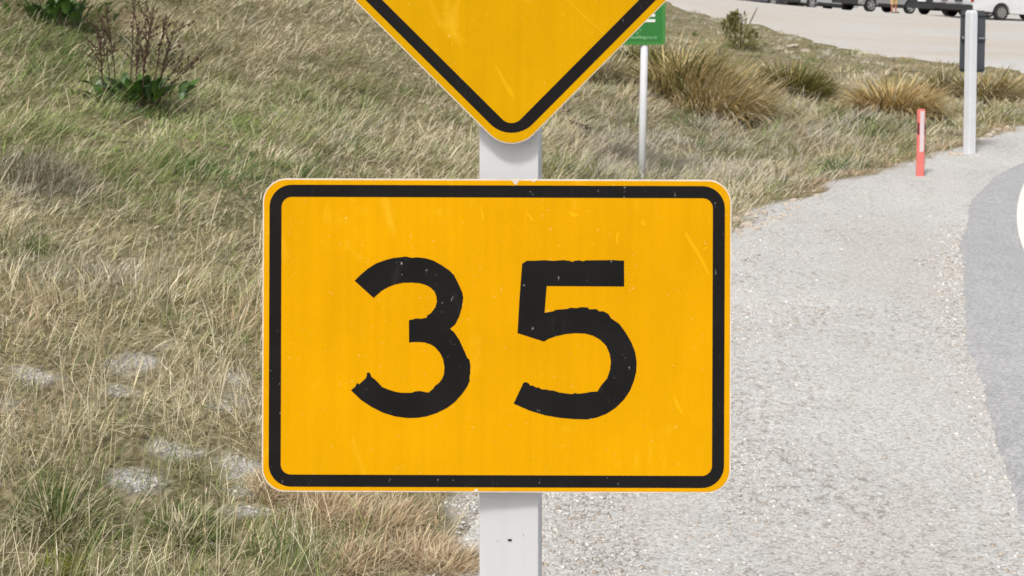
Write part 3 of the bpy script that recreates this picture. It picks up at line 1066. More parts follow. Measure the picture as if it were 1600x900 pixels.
car_paint = lambda nm, c, metal=0.3: paint(nm, c, 0.28, 0.05, 3, metal)
white_body = car_paint('white_body', (0.66, 0.67, 0.68), 0.0)
vehicle('van', 'white_van', 'tall white van with a steel wheel, right end of the row of vehicles', 'van', 1562, 33, 55, 76, white_body, M['plastic'], True)
vehicle('campervan', 'white_van', 'lower white van whose rear shows left of the stout white post', 'van', 1524, 28.5, 58, 66, white_body, M['plastic'])
vehicle('car', 'parked_car', 'dark grey car parked between the white van and the silver car', 'car', 1480, 25.5, 61, 64, car_paint('charcoal_body', (0.05, 0.052, 0.057)), car_paint('charcoal_bumper', (0.05, 0.052, 0.056)))
vehicle('suv', 'parked_car', 'silver sport utility car with a dark lower bumper behind the standing person', 'car', 1358, 19.5, 65, 63, car_paint('silver_body', (0.42, 0.42, 0.41)))
vehicle('car', 'parked_car', 'pale car with a black lower bumper, third silver wheel from the left', 'car', 1266, 14.5, 71, 62, car_paint('pale_silver_body', (0.5, 0.53, 0.54)))
vehicle('car', 'parked_car', 'slate blue car parked second from the left of the row', 'car', 1205, 11.5, 76, 62, car_paint('slate_body', (0.17, 0.18, 0.23)), car_paint('slate_bumper', (0.15, 0.16, 0.20)))
vehicle('car', 'parked_car', 'dark car at the left end of the row above the grassy bank', 'car', 1140, 7.5, 81, 62, car_paint('near_black_body', (0.03, 0.03, 0.036)), car_paint('near_black_bumper', (0.035, 0.035, 0.04)))


# ------------------------------------------------------------------ person
def skin_obj(name, verts, edges, radii, mat, parent=None, sub=2, root=0):
    me = bpy.data.meshes.new(name)
    me.from_pydata([tuple(v) for v in verts], edges, [])
    o = obj(name, me, mat, parent)
    sk = o.modifiers.new('skin', 'SKIN')
    sk.use_smooth_shade = True
    if not me.skin_vertices: me.skin_vertices.new()
    for k, r in enumerate(radii):
        rr_ = r if hasattr(r, '__len__') else (r, r)
        me.skin_vertices[0].data[k].radius = rr_
        me.skin_vertices[0].data[k].use_root = (k == root)
    o.modifiers.new('sub', 'SUBSURF').levels = sub
    o.modifiers['sub'].render_levels = sub
    return o


pf = P(1397, 22, 64)
pz = park_h(pf.x, pf.y)
person = empty('person', (pf.x, pf.y, pz), 'person in khaki shorts standing beside the silver car', 'person', rz=R(20))
V, E, RD = [], [], []


def add(v, r, to=None):
    V.append(v)
    RD.append(r)
    if to is not None: E.append((to, len(V) - 1))
    return len(V) - 1


pel = add((0, 0, 0.95), (0.15, 0.11))
ab = add((0, 0, 1.12), (0.14, 0.10), pel)
ch = add((0, 0, 1.32), (0.165, 0.11), ab)
nk = add((0, 0.0, 1.49), (0.055, 0.055), ch)
hd0 = add((0, -0.015, 1.58), (0.075, 0.085), nk)
hd1 = add((0, -0.02, 1.68), (0.08, 0.098), hd0)
hd2 = add((0, -0.015, 1.75), (0.05, 0.06), hd1)
for s in (-1, 1):
    sh_ = add((s * 0.17, 0, 1.42), 0.06, ch)
    el = add((s * 0.24, 0.02, 1.15), 0.042, sh_)
    wr_ = add((s * 0.25, -0.04, 0.90), 0.028, el)
    pa = add((s * 0.25, -0.05, 0.82), (0.018, 0.036), wr_)
    for k in range(4):
        f1 = add((s * 0.245, -0.075 + k * 0.018, 0.775), 0.009, pa)
        add((s * 0.235, -0.078 + k * 0.018, 0.735 + 0.008 * abs(k - 1.5)), 0.008, f1)
    th = add((s * 0.24, -0.09, 0.835), 0.010, pa)
    add((s * 0.235, -0.105, 0.80), 0.009, th)
    hp = add((s * 0.09, 0, 0.88), 0.095, pel)
    kn = add((s * 0.105, -0.01, 0.49), 0.056, hp)
    cf = add((s * 0.11, 0.012, 0.34), 0.056, kn)
    an = add((s * 0.115, 0.01, 0.09), 0.038, cf)
    he = add((s * 0.115, 0.0, 0.045), 0.042, an)
    add((s * 0.13, -0.15, 0.03), (0.042, 0.028), he)
skin_obj('body', V, E, RD, M['skin'], person)


def lathe_limb(rings, n=14):
    bm = bmesh.new()
    rs = [[bm.verts.new((cx + rx * math.cos(2 * math.pi * k / n), cy + ry * math.sin(2 * math.pi * k / n), z)) for k in range(n)] for cx, cy, z, rx, ry in rings]
    for a, b in zip(rs, rs[1:]):
        for k in range(n): bm.faces.new((a[k], a[(k + 1) % n], b[(k + 1) % n], b[k]))
    return bm


bm = lathe_limb([(0, 0, 0.80, 0.19, 0.135), (0, 0, 0.9, 0.185, 0.135), (0, 0, 1.02, 0.165, 0.12)])
for s in (-1, 1):
    b2 = lathe_limb([(s * 0.112, -0.005, 0.43, 0.092, 0.098), (s * 0.105, 0, 0.65, 0.1, 0.112), (s * 0.095, 0, 0.86, 0.105, 0.125)])
    m_ = bpy.data.meshes.new('tmp')
    b2.to_mesh(m_)
    b2.free()
    bm.from_mesh(m_)
    bpy.data.meshes.remove(m_)
obj('shorts', bm, M['shorts'], person, smooth=True)
bm = lathe_limb([(0, 0, 0.96, 0.185, 0.14), (0, 0, 1.12, 0.175, 0.13), (0, 0, 1.32, 0.205, 0.14), (0, 0, 1.43, 0.19, 0.115), (0, 0, 1.50, 0.075, 0.075)])
obj('shirt', bm, M['shirt'], person, smooth=True)
for s in (-1, 1):
    bm = lathe_limb([(s * 0.175, 0, 1.45, 0.06, 0.07), (s * 0.205, 0.01, 1.32, 0.068, 0.07), (s * 0.232, 0.015, 1.2, 0.062, 0.064)])
    obj('sleeve', bm, M['shirt'], person, smooth=True)
    bm = bmesh.new()
    box_bm(bm, (s * 0.122, -0.07, 0.035), (0.10, 0.28, 0.07))
    bevel_mod(obj('shoe', bm, M['shoe'], person), 0.025, 3)
bm = bmesh.new()
bmesh.ops.create_uvsphere(bm, u_segments=14, v_segments=9, radius=1, matrix=Matrix.Translation((0, 0.012, 1.70)) @ Matrix.Diagonal((0.09, 0.105, 0.09, 1)))
bmesh.ops.delete(bm, geom=[v for v in bm.verts if v.co.z < 1.66 and v.co.y < 0.03], context='VERTS')
obj('hair', bm, M['hair'], person, smooth=True)


# ------------------------------------------------------------------ grass
TLV = np.array([0.0, 0.38, 0.74, 1.0])


def blade_mesh(name, base, az, lean, curv, length, width, cols, tw=None):
    N = len(base)
    dirh = np.stack([np.cos(az), np.sin(az), np.zeros(N)], 1)
    pos = [base]
    for k in range(3):
        th = lean + curv * (TLV[k] + TLV[k + 1]) / 2
        step = length * (TLV[k + 1] - TLV[k])
        p = pos[-1] + dirh * (np.sin(th) * step)[:, None]
        p[:, 2] += np.cos(th) * step
        pos.append(p)
    if tw is None: tw = rng.uniform(-1.3, 1.3, N)
    wv = np.stack([-np.sin(az + tw), np.cos(az + tw), np.zeros(N)], 1) * (width / 2)[:, None]
    v = np.empty((N, 7, 3), np.float32)
    for k, s in enumerate((0.8, 1.0, 0.7)):
        v[:, 2 * k] = pos[k] - wv * s
        v[:, 2 * k + 1] = pos[k] + wv * s
    v[:, 6] = pos[3]
    b = (np.arange(N) * 7)[:, None]
    loops = (b + np.array([0, 1, 3, 2, 2, 3, 5, 4, 4, 5, 6])[None]).ravel()
    starts = ((np.arange(N) * 11)[:, None] + np.array([0, 4, 8])[None]).ravel()
    me = np_mesh(name, v.reshape(-1, 3), loops, starts, True)
    color_attr(me, 'blade_color', np.repeat(cols, 7, 0))
    return me


PAL = np.array([srgb(226, 212, 174), srgb(246, 234, 204), srgb(160, 156, 108), srgb(88, 116, 54), srgb(210, 202, 186), srgb(206, 178, 146), srgb(146, 164, 96)])
STRAW, PALE, OLIVE, GREEN, GREY, BROWN, LGREEN = range(7)
# places where the grass is greener / browner / greyer in the photograph (pixel, radii, what, how strongly)
spots = [(150, 230, 260, 110, LGREEN, .5), (340, 300, 200, 60, GREEN, .4), (420, 180, 200, 60, LGREEN, .4), (60, 60, 130, 60, LGREEN, .4), (540, 250, 90, 40, GREEN, .35), (90, 90, 150, 60, GREEN, .5), (340, 270, 100, 40, GREEN, .6), (100, 150, 120, 80, LGREEN, .4), (230, 165, 90, 40, GREEN, .6), (130, 315, 120, 30, GREEN, .4),
         (60, 400, 70, 20, GREEN, .8), (360, 330, 70, 30, GREEN, .6), (260, 300, 80, 30, LGREEN, .5), (100, 800, 80, 50, GREEN, .75), (290, 815, 90, 40, GREEN, .8), (200, 790, 60, 40, GREEN, .5), (80, 885, 60, 16, LGREEN, .9),
         (560, 790, 190, 60, BROWN, .9), (650, 860, 100, 60, BROWN, .9), (500, 892, 90, 9, GREEN, .4), (420, 880, 80, 20, GREEN, .5), (50, 490, 60, 30, BROWN, .4), (380, 500, 60, 20, BROWN, .5),
         (60, 290, 90, 50, GREY, .8), (150, 430, 160, 40, GREY, .5), (390, 710, 50, 40, BROWN, .5), (30, 640, 80, 40, BROWN, .4),
         (1000, 240, 150, 60, GREY, .65), (930, 100, 60, 40, OLIVE, .6), (1320, 270, 70, 22, GREEN, .65), (1060, 190, 50, 16, GREEN, .6), (1180, 260, 80, 30, GREY, .4), (1270, 70, 80, 40, OLIVE, .5),
         (1300, 100, 60, 20, GREEN, .45), (1250, 180, 420, 160, GREY, .3), (1300, 296, 60, 9, BROWN, .95), (1430, 135, 90, 20, OLIVE, .8), (1150, 90, 60, 60, OLIVE, .4), (1590, 100, 40, 8, GREEN, .9), (1560, 190, 70, 30, OLIVE, .5), (1400, 240, 100, 20, OLIVE, .5),
         (560, 40, 110, 60, PALE, .5), (460, 60, 60, 40, PALE, .5), (1200, 310, 60, 20, PALE, .4), (1230, 50, 120, 25, GREY, .4), (1090, 30, 60, 30, GREY, .6), (700, 240, 60, 30, PALE, .3)]


def palette_pick(px, py, x, y):
    """weights of the palette for clumps at these places"""
    n = len(px)
    g = fbm(x, y, 1.3, 40, 3)
    g2 = fbm(x, y, 0.5, 44, 2)
    w = np.zeros((n, 7))
    w[:, STRAW] = 0.50
    w[:, PALE] = 0.20 + 0.5 * sstep(0.5, 0.7, g2)
    w[:, OLIVE] = 0.30 + 0.7 * sstep(0.48, 0.62, g)
    w[:, GREEN] = 0.06 + 0.8 * sstep(0.53, 0.68, g) * (1 - 0.5 * sstep(0.5, 0.6, px / 1600))
    w[:, GREY] = 0.18
    w[:, BROWN] = 0.08
    w[:, LGREEN] = 0.16 + 0.6 * sstep(0.5, 0.68, g)
    w /= w.sum(1, keepdims=True)
    for cx, cy, rx, ry, kk, s in spots:
        q = np.hypot((px - cx) / rx, (py - cy) / ry)
        m = (1 - sstep(0.4, 1.2, q)) * s
        w *= (1 - m)[:, None]
        w[:, kk] += m
    fr = (1 - sstep(0.12, 0.4, verge_dist(x, y))) * (y > 7.5) * 0.8
    w *= (1 - fr)[:, None]
    w[:, BROWN] += fr
    w /= w.sum(1, keepdims=True)
    return w


def pick(w):
    c = np.cumsum(w, 1)
    return np.minimum((rng.random(len(w))[:, None] > c).sum(1), 6)


def scatter(y0, y1, dens, xr=(-300, 1900)):
    """random plan points in view between two distances"""
    xa, xb = (xr[0] - 800) / FPX * y1 - 0.3, (xr[1] - 800) / FPX * y1 + 0.3
    n = int((y1 - y0) * (xb - xa) * dens)
    y = rng.uniform(y0, y1, n)
    x = rng.uniform(xa, xb, n)
    px = 800 + FPX * x / y
    k = (px > xr[0]) & (px < xr[1]) & (x < verge_x(y) + 0.05) | (px > xr[0]) & (px < xr[1]) & (y > 20)
    x, y = x[k], y[k]
    vd = verge_dist(x, y)
    k = (vd > -0.02) & (x < park_x(y) - 0.05)
    return x[k], y[k]


def grow(strips, per, kind):
    B = []
    for y0, y1, dens in strips:
        x, y = scatter(y0, y1, dens)
        h = ground_h(x, y)
        px, py = to_px(x, y, h)
        k = (py > -60) & (py < 1150)
        x, y, h, px, py = x[k], y[k], h[k], px[k], py[k]
        bm_ = bare_mask(x, y)
        keep = rng.random(len(x)) > bm_ * 0.9
        x, y, px, py = x[keep], y[keep], px[keep], py[keep]
        if kind == 'plume':
            kk_ = px > 840
            x, y, px, py = x[kk_], y[kk_], px[kk_], py[kk_]
            keep[np.flatnonzero(keep)[~kk_]] = False
        vdc = verge_dist(x, y)
        n = len(x)
        w = palette_pick(px, py, x, y)
        ci = pick(w)
        hill = sstep(480, 250, py)                       # combed, finer grass up the slope
        size = (1 - 0.45 * sstep(19, 26, y)) * rng.uniform(0.65, 1.25, n) * (0.6 + 0.8 * fbm(x, y, 0.9, 50, 2)) * (0.5 + 0.5 * sstep(0.0, 0.7, vdc))
        near = 1 - sstep(5.0, 7.5, y)
        tuft = 0.45 + 1.25 * sstep(0.38, 0.68, fbm(x, y, 0.38, 80, 3))
        size = size * (1 - 0.45 * sstep(0.02, 0.4, bm_[keep]))
        if kind == 'clump':
            length = np.where(near > 0.5, 0.14, 0.15) * size * tuft
            leanm = 0.35 + 0.45 * hill
        elif kind == 'thatch':
            length = (0.10 + 0.03 * near) * size
            leanm = 0.95 + 0.35 * near
        elif kind == 'plume':
            length = 0.25 * size
            leanm = np.full(n, 0.75)
        else:
            length = 0.25 * size
            leanm = 0.25 + 0.35 * hill
        caz = rng.normal(0.15, 0.75, n) + (fbm(x, y, 1.6, 60, 2) - 0.5) * 1.6
        # near grass leans any way
        caz = np.where(rng.random(n) < near * 0.6, rng.uniform(-np.pi, np.pi, n), caz)
        rad = rng.uniform(0.02, 0.075, n) * (1 + 0.5 * sstep(8, 16, y))
        k = np.repeat(np.arange(n), per)
        N = len(k)
        off = rng.normal(0, 1, (N, 2)) * rad[k][:, None]
        bx, by = x[k] + off[:, 0], y[k] + off[:, 1]
        oa = np.arctan2(off[:, 1], off[:, 0])
        # mix of clump lean and outward splay
        vx = np.cos(caz[k]) + 0.55 * np.cos(oa) + rng.normal(0, 0.35, N)
        vy = np.sin(caz[k]) + 0.55 * np.sin(oa) + rng.normal(0, 0.35, N)
        az = np.arctan2(vy, vx)
        lean = np.clip(leanm[k] + (rng.random(N) < 0.25) * rng.uniform(0, 0.8, N) + rng.normal(0, 0.25, N), 0.0, 1.35)
        curv = rng.uniform(0.1, 0.9, N)
        L = length[k] * rng.uniform(0.5, 1.3, N)
        wd = np.maximum(0.0026, by * 0.00055) * rng.uniform(0.7, 1.35, N)
        if kind == 'stalk': wd *= 0.75
        mixw = rng.random(N) * (1 - 0.45 * sstep(9, 14, by))
        cc = PAL[ci[k]]
        alt = PAL[pick(w[k])]
        t = np.where(mixw < 0.55, 0.15, 0.9)[:, None]
        cc = cc * (1 - t) + alt * t
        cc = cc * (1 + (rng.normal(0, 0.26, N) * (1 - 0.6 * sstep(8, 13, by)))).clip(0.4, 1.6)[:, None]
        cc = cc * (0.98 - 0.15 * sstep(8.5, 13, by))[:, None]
        if kind == 'stalk': cc = cc * 0.35 + PAL[PALE] * 0.65
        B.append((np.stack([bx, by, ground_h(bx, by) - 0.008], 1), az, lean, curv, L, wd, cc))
    return [np.concatenate([b[i] for b in B]) for i in range(7)]


def grass_obj(name, data, label):
    o = obj(name, blade_mesh(name, *data), M['blade'])
    tag(o, label, 'grass', kind='stuff')
    print(name, len(data[0]), 'blades')


grass_obj('matted_grass', grow([(3.4, 6, 380), (6, 9, 240), (9, 14, 125), (14, 22, 46), (22, 45, 10)], 9, 'thatch'), 'low matted dry grass covering the slope')
grass_obj('tufted_grass', grow([(3.4, 6, 120), (6, 9, 105), (9, 14, 70), (14, 22, 28), (22, 45, 6)], 14, 'clump'), 'dry and green grass tufts leaning over the slope')
grass_obj('long_bank_grass', grow([(11.5, 15, 20), (15, 19, 15), (19, 28, 5)], 26, 'plume'), 'long soft grey and straw grass on the bank beyond the signs')
grass_obj('grass_stalks', grow([(3.4, 6, 110), (6, 9, 60), (9, 14, 26), (14, 22, 5)], 3, 'stalk'), 'tall thin pale stalks standing out of the grass')


# ------------------------------------------------------------------ tussocks and other plants
def tussock(px, py, d, rad, ht, n, cols, label, lean_az=0.0, lean_amt=0.35, name='tussock_grass', cat='grass tussock', group='grass tussocks on the bank', wk=1.0):
    c = on_ground(px, py, d)
    a = rng.uniform(-np.pi, np.pi, n)
    r = rad * 0.5 * np.sqrt(rng.random(n))
    bx, by = r * np.cos(a), r * np.sin(a)
    vx = np.cos(a) + lean_amt * 2 * math.cos(lean_az) + rng.normal(0, 0.55, n)
    vy = np.sin(a) + lean_amt * 2 * math.sin(lean_az) + rng.normal(0, 0.55, n)
    az = np.arctan2(vy, vx)
    u = rng.random(n)
    u = np.clip(r / (rad * 0.5) * 0.75 + rng.normal(0, .15, n), 0, 1)
    lean = np.clip(0.05 + 0.6 * u + rng.normal(0, 0.12, n), 0, 1.3)
    curv = rng.uniform(0.6, 2.2, n)
    L = ht * rng.uniform(0.4, 1.1, n) * (1.15 - 0.15 * u)
    wd = np.full(n, max(0.003, c.y * 0.0007)) * rng.uniform(0.7, 1.3, n) * wk
    cl = np.array(cols)
    ci = rng.integers(0, len(cl), n)
    cc = cl[ci] * rng.normal(1, 0.15, n).clip(0.6, 1.5)[:, None]
    hz = ground_h(bx + c.x, by + c.y) - c.z - 0.02
    me = blade_mesh(name, np.stack([bx, by, hz], 1), az, lean, curv, L, wd, cc)
    o = obj(name, me, M['blade'], loc=c)
    return tag(o, label, cat, group)


GOLD, GOLD2, OLV, DOLV, GRN, RUST = srgb(218, 196, 144), srgb(196, 170, 116), srgb(142, 132, 76), srgb(98, 93, 52), srgb(104, 108, 52), srgb(198, 168, 114)
TAN, GRY = srgb(214, 202, 170), srgb(190, 180, 156)
tussock(1075, 150, 19.5, 1.0, 0.85, 2600, [GOLD, OLV, GRN, DOLV, OLV, GOLD], 'large olive and golden tussock right of the green sign', -0.2, .4)
tussock(1128, 178, 18.5, 1.0, 0.8, 1700, [GOLD, TAN, GOLD2, OLV, TAN], 'pale golden tussock spilling down the bank below the large olive one', -0.5, .6)
tussock(1238, 156, 18.5, 0.85, 0.72, 2300, [OLV, GRN, DOLV, GRN, GOLD2, DOLV], 'dark olive rounded tussock in the middle of the bank', 0.0, .12)
tussock(1398, 184, 17.5, 0.85, 0.72, 2400, [RUST, GOLD2, GOLD, RUST, OLV, TAN], 'rusty gold tussock directly behind the red marker post', 0.0, .14)
tussock(1478, 150, 20, 0.8, 0.5, 1200, [DOLV, OLV, DOLV, srgb(104, 96, 74), GRY], 'dark tussock just left of the stout white post', 0.1, .25)
tussock(1548, 158, 19, 0.8, 0.58, 1400, [OLV, GOLD2, TAN, DOLV], 'olive and straw tussock just right of the stout white post', 0.1, .3)
tussock(1012, 108, 20, 0.7, 0.5, 900, [DOLV, OLV, GRN], 'dark green tussock half behind the pole of the green sign', 0.0, .3)
tussock(940, 122, 18, 0.8, 0.45, 900, [OLV, TAN, DOLV, GRY], 'olive tussock close to the diamond plate, left of the green sign pole', 0.0, .35)
DRY = [srgb(214, 194, 160), srgb(194, 168, 134), srgb(230, 213, 180), srgb(158, 136, 106), srgb(206, 190, 160)]
for tx, ty, td, tr_, tl in ((600, 815, 4.6, .26, 'brown dry grass tuft under the left part of the speed plate'), (520, 800, 4.65, .22, 'dry brown grass tuft below the lower left corner of the speed plate'),
                           (655, 870, 4.25, .2, 'straw brown grass tuft at the bottom edge left of the sign post'), (700, 890, 4.15, .16, 'small dry grass tuft nearest the foot of the sign post'),
                           (430, 770, 4.8, .22, 'pinkish dry grass tuft just left of and below the speed plate corner'), (560, 880, 4.2, .2, 'pale dry grass tuft at the bottom edge below the figure 3')):
    tussock(tx, ty, td, tr_, .105, 900, DRY, tl, 0.4, .5, group='dry brown tufts in front of the sign')
tussock(290, 835, 4.45, 0.22, 0.115, 900, [srgb(82, 106, 50), srgb(98, 118, 58), srgb(140, 142, 90), TAN, TAN], 'bright green grass tuft at lower left among dry stalks', 0.9, .2, group='green tufts in the foreground')
tussock(95, 815, 4.4, 0.26, 0.15, 900, [srgb(98, 114, 62), srgb(84, 102, 54), srgb(170, 162, 118), TAN], 'tall green grass tuft near the lower left corner', 0.9, .3, group='green tufts in the foreground')
tussock(85, 898, 4.0, 0.13, 0.08, 500, [srgb(128, 134, 54), srgb(108, 118, 50)], 'short yellow green tuft at the bottom left edge', 0.5, .1, group='green tufts in the foreground')

# dead grey brush at the left edge
c = on_ground(45, 290, 8.0)
n = 1000
bx = rng.normal(0, 0.20, n)
by = rng.normal(0, 0.16, n)
hz = ground_h(bx + c.x, by + c.y) - c.z
hump = 0.16 * np.exp(-(bx / 0.3) ** 2 - (by / 0.22) ** 2)
cc = np.array([srgb(164, 156, 138), srgb(120, 116, 96), srgb(196, 188, 168), srgb(96, 102, 76)])[rng.integers(0, 4, n)]
me = blade_mesh('dead_brush', np.stack([bx, by, hz + hump * rng.random(n)], 1), rng.uniform(-1.6, 1.6, n), rng.uniform(0.4, 1.4, n), rng.uniform(-0.6, 0.8, n), rng.uniform(0.06, 0.22, n), np.full(n, 0.004), cc)
tag(obj('dead_brush', me, M['blade'], loc=c), 'grey mound of dead brush at the left edge of the photo', 'brush')


# dock plants
def leaf_me(mat, k):
    bm = bmesh.new()
    n = 7
    rows = []
    for i in range(n):
        t = i / (n - 1)
        wv = (math.sin(math.pi * min(1, 0.06 + t * 0.94)) ** 0.8) * 0.27 * (1 - 0.12 * t) + 0.008
        zc = 0.30 * t - 0.42 * t * t
        wob = 0.03 * math.sin(t * 9 + k)
        rows.append([bm.verts.new((t, -wv, zc + 0.09 * wv * 3 + wob)), bm.verts.new((t, 0, zc)), bm.verts.new((t, wv, zc + 0.09 * wv * 3 - wob))])
    for a, b in zip(rows, rows[1:]):
        bm.faces.new((a[0], a[1], b[1], b[0]))
        bm.faces.new((a[1], a[2], b[2], b[1]))
    me = bpy.data.meshes.new('leaf')
    bm.to_mesh(me)
    bm.free()
    for p in me.polygons: p.use_smooth = True
    me.materials.append(mat)
    return me


LEAVES = [leaf_me(M['dock_leaf'], 0), leaf_me(M['dock_leaf2'], 1.3), leaf_me(M['dock_leaf3'], 2.1), leaf_me(M['dock_leaf'], 3.0)]


def dock(px, py, d, nleaf, stems, label, sc=1.0, seed=1):
    rd = random.Random(seed)
    c = on_ground(px, py, d)
    root = empty('dock_plant', c, label, 'plant', 'dock plants on the slope')
    for i in range(nleaf):
        me = LEAVES[rd.randrange(4)]
        o = bpy.data.objects.new('leaf', me)
        COL.objects.link(o)
        o.parent = root
        a = rd.uniform(0, 2 * math.pi)
        r0 = abs(rd.gauss(0, 0.175)) * sc
        L = rd.uniform(0.09, 0.17) * sc
        o.location = (r0 * math.cos(a) * 1.35, r0 * math.sin(a) * 0.8, rd.uniform(0.04, 0.14) * sc)
        o.rotation_euler = (rd.uniform(-0.5, 0.5), rd.uniform(-1.35, -0.45), a + rd.uniform(-0.7, 0.7))
        o.scale = (L, L, L)
    for (bx, tx, h, ang) in stems:
        bm = bmesh.new()
        by = rd.uniform(-0.12, 0.12)
        ps = []
        for k in range(6):
            t = k / 5
            ps.append(Vector((bx + (tx - bx) * t ** 1.15 + rd.gauss(0, 0.006), by * (1 + t), h * (t if ang else t))) * sc)
        tube_bm(bm, ps, [0.0058 * (1 - 0.6 * k / 5) * sc for k in range(6)], 5)
        # side branches and seed whorls along the upper half
        for k in range(rd.randint(5, 9)):
            t = rd.uniform(0.4, 0.95)
            p = ps[0].lerp(ps[-1], t) if False else Vector((bx + (tx - bx) * t ** 1.15, by * (1 + t), h * t)) * sc
            dv = Vector((rd.gauss((tx - bx) * 0.4, 0.07), rd.gauss(0, 0.05), rd.uniform(0.06, 0.20))) * sc
            tube_bm(bm, [p, p + dv * 0.5 + Vector((rd.gauss(0, .006), 0, 0)), p + dv], [0.0032 * sc, 0.0026 * sc, 0.0015 * sc], 4)
            for m_ in range(rd.randint(2, 6)):
                q = p + dv * rd.uniform(0.3, 1.0)
                bmesh.ops.create_icosphere(bm, subdivisions=1, radius=rd.uniform(0.004, 0.009) * sc, matrix=Matrix.Translation(q + Vector((rd.gauss(0, .006), rd.gauss(0, .006), 0)) * sc) @ Matrix.Diagonal((1, 1, 1.5, 1)))
        for m_ in range(rd.randint(10, 22)):
            t = rd.uniform(0.45, 1.0)
            q = Vector((bx + (tx - bx) * t ** 1.15, by * (1 + t), h * t)) * sc
            bmesh.ops.create_icosphere(bm, subdivisions=1, radius=rd.uniform(0.004, 0.0095) * sc, matrix=Matrix.Translation(q + Vector((rd.gauss(0, .008), rd.gauss(0, .006), 0)) * sc) @ Matrix.Diagonal((1, 1, 1.6, 1)))
        obj('stem', bm, M['dock_stem'], root)
    return root


dock(208, 168, 11, 150, [(-.25, -.30, .70, 1), (-.22, -.26, .62, 1), (-.14, -.22, .78, 1), (-.12, -.19, .86, 1), (-.02, .0, .62, 1), (.0, .06, .92, 1), (.02, .05, .70, 1), (.06, .13, .78, 1), (.08, .20, .80, 1), (.12, .25, .74, 1), (.13, .30, .70, 1), (.17, .45, .42, 1), (.16, .52, .40, 1), (.1, .16, .66, 1), (.2, .30, .55, 1)],
     'dock plant with dark seed stalks and broad green leaves at upper left', 1.0, 3)
dock(88, 42, 13, 100, [(-.05, -.1, .7, 1), (0, .0, .8, 1), (.05, .1, .75, 1), (.12, .22, .8, 1), (.16, .28, .7, 1), (.1, .15, .7, 1), (-.1, -.2, .65, 1)],
     'green leafy dock plant cut off by the top left edge', 1.15, 8)

# low shrub near the top of the bank
c = on_ground(1157, 78, 25)
shrub = empty('shrub', c, 'small olive green shrub on top of the bank in front of the car park', 'shrub')
n = 1500
u = rng.random(n)
aa = rng.uniform(-np.pi, np.pi, n)
zz = 0.75 * u ** 0.8
rad = 0.36 * np.sqrt(rng.random(n)) * np.interp(u, [0, .3, .6, .8, 1], [1.25, 1.15, .8, .5, .3])
bx = rad * np.cos(aa) + 0.05 * np.sin(zz * 9) - 0.06 * (zz > .45) + rng.normal(0, .02, n)
by = rad * np.sin(aa)
keep = fbm(bx + 4, zz + by, 0.15, 33, 2) > 0.46
bx, by, zz, aa = bx[keep], by[keep], zz[keep], aa[keep]
n = len(bx)
cc = np.array([srgb(136, 136, 80), srgb(150, 148, 94), srgb(108, 112, 60), srgb(172, 164, 118)])[rng.integers(0, 4, n)]
me = blade_mesh('foliage', np.stack([bx, by, zz], 1), aa + rng.normal(0, .8, n), rng.uniform(0.2, 1.6, n), rng.uniform(-.4, .8, n), rng.uniform(0.06, 0.14, n), rng.uniform(0.02, 0.05, n), cc)
obj('foliage', me, M['blade'], shrub)
rd = random.Random(4)
for k in range(7):
    bm = bmesh.new()
    tx, ty, hh_ = rd.gauss(0, .2), rd.gauss(0, .15), rd.uniform(.6, .95)
    tube_bm(bm, [(0, 0, -0.05), (tx * .3, ty * .3, hh_ * .4), (tx * .7, ty * .7, hh_ * .75), (tx, ty, hh_)], [.014, .011, .008, .004], 5)
    obj('stem', bm, M['twig'], shrub)

# fallen branch on the slope
c = on_ground(908, 207, 13.5)
br = empty('dead_branch', c, 'short dark dead branch on the slope just left of the green sign pole', 'branch')
bm = bmesh.new()
tube_bm(bm, [(-.13, 0.02, .13), (-.06, 0, .10), (0.0, -.02, .075), (.07, 0, .05), (.13, .02, .05)], [.012, .022, .024, .018, .008], 7)
tube_bm(bm, [(0.0, -.02, .075), (.05, -.06, .09), (.09, -.08, .085)], [.013, .009, .004], 5)
tube_bm(bm, [(-.08, 0, .105), (-.12, -.05, .10)], [.011, .004], 5)
obj('limb', bm, M['dock_stem'], br)


# ------------------------------------------------------------------ stones
def stone_mesh(seed, sub=2):
    rd = random.Random(seed)
    bm = bmesh.new()
    bmesh.ops.create_icosphere(bm, subdivisions=sub, radius=1)
    fl = [(Vector((rd.gauss(0, 1), rd.gauss(0, 1), rd.gauss(0, 1))).normalized(), rd.uniform(.5, .85)) for _ in range(7)]
    for v in bm.verts:
        for nrm, dd in fl:
            q = v.co.dot(nrm)
            if q > dd: v.co -= nrm * (q - dd)
        v.co *= 1 + rd.uniform(-.05, .05)
        v.co.z *= 0.62
    me = bpy.data.meshes.new('stone')
    bm.to_mesh(me)
    bm.free()
    me.materials.append(M['stone'])
    return me


SM = [stone_mesh(k) for k in range(6)]
rd = random.Random(12)


def stone(p, r, label, group):
    o = bpy.data.objects.new('stone', SM[rd.randrange(6)])
    COL.objects.link(o)
    o.location = p
    o.scale = (r * rd.uniform(.9, 1.5), r * rd.uniform(.7, 1.1), r * rd.uniform(.9, 1.3))
    o.rotation_euler = (rd.uniform(-.2, .2), rd.uniform(-.2, .2), rd.uniform(0, 6.28))
    return tag(o, label, 'stone', group)


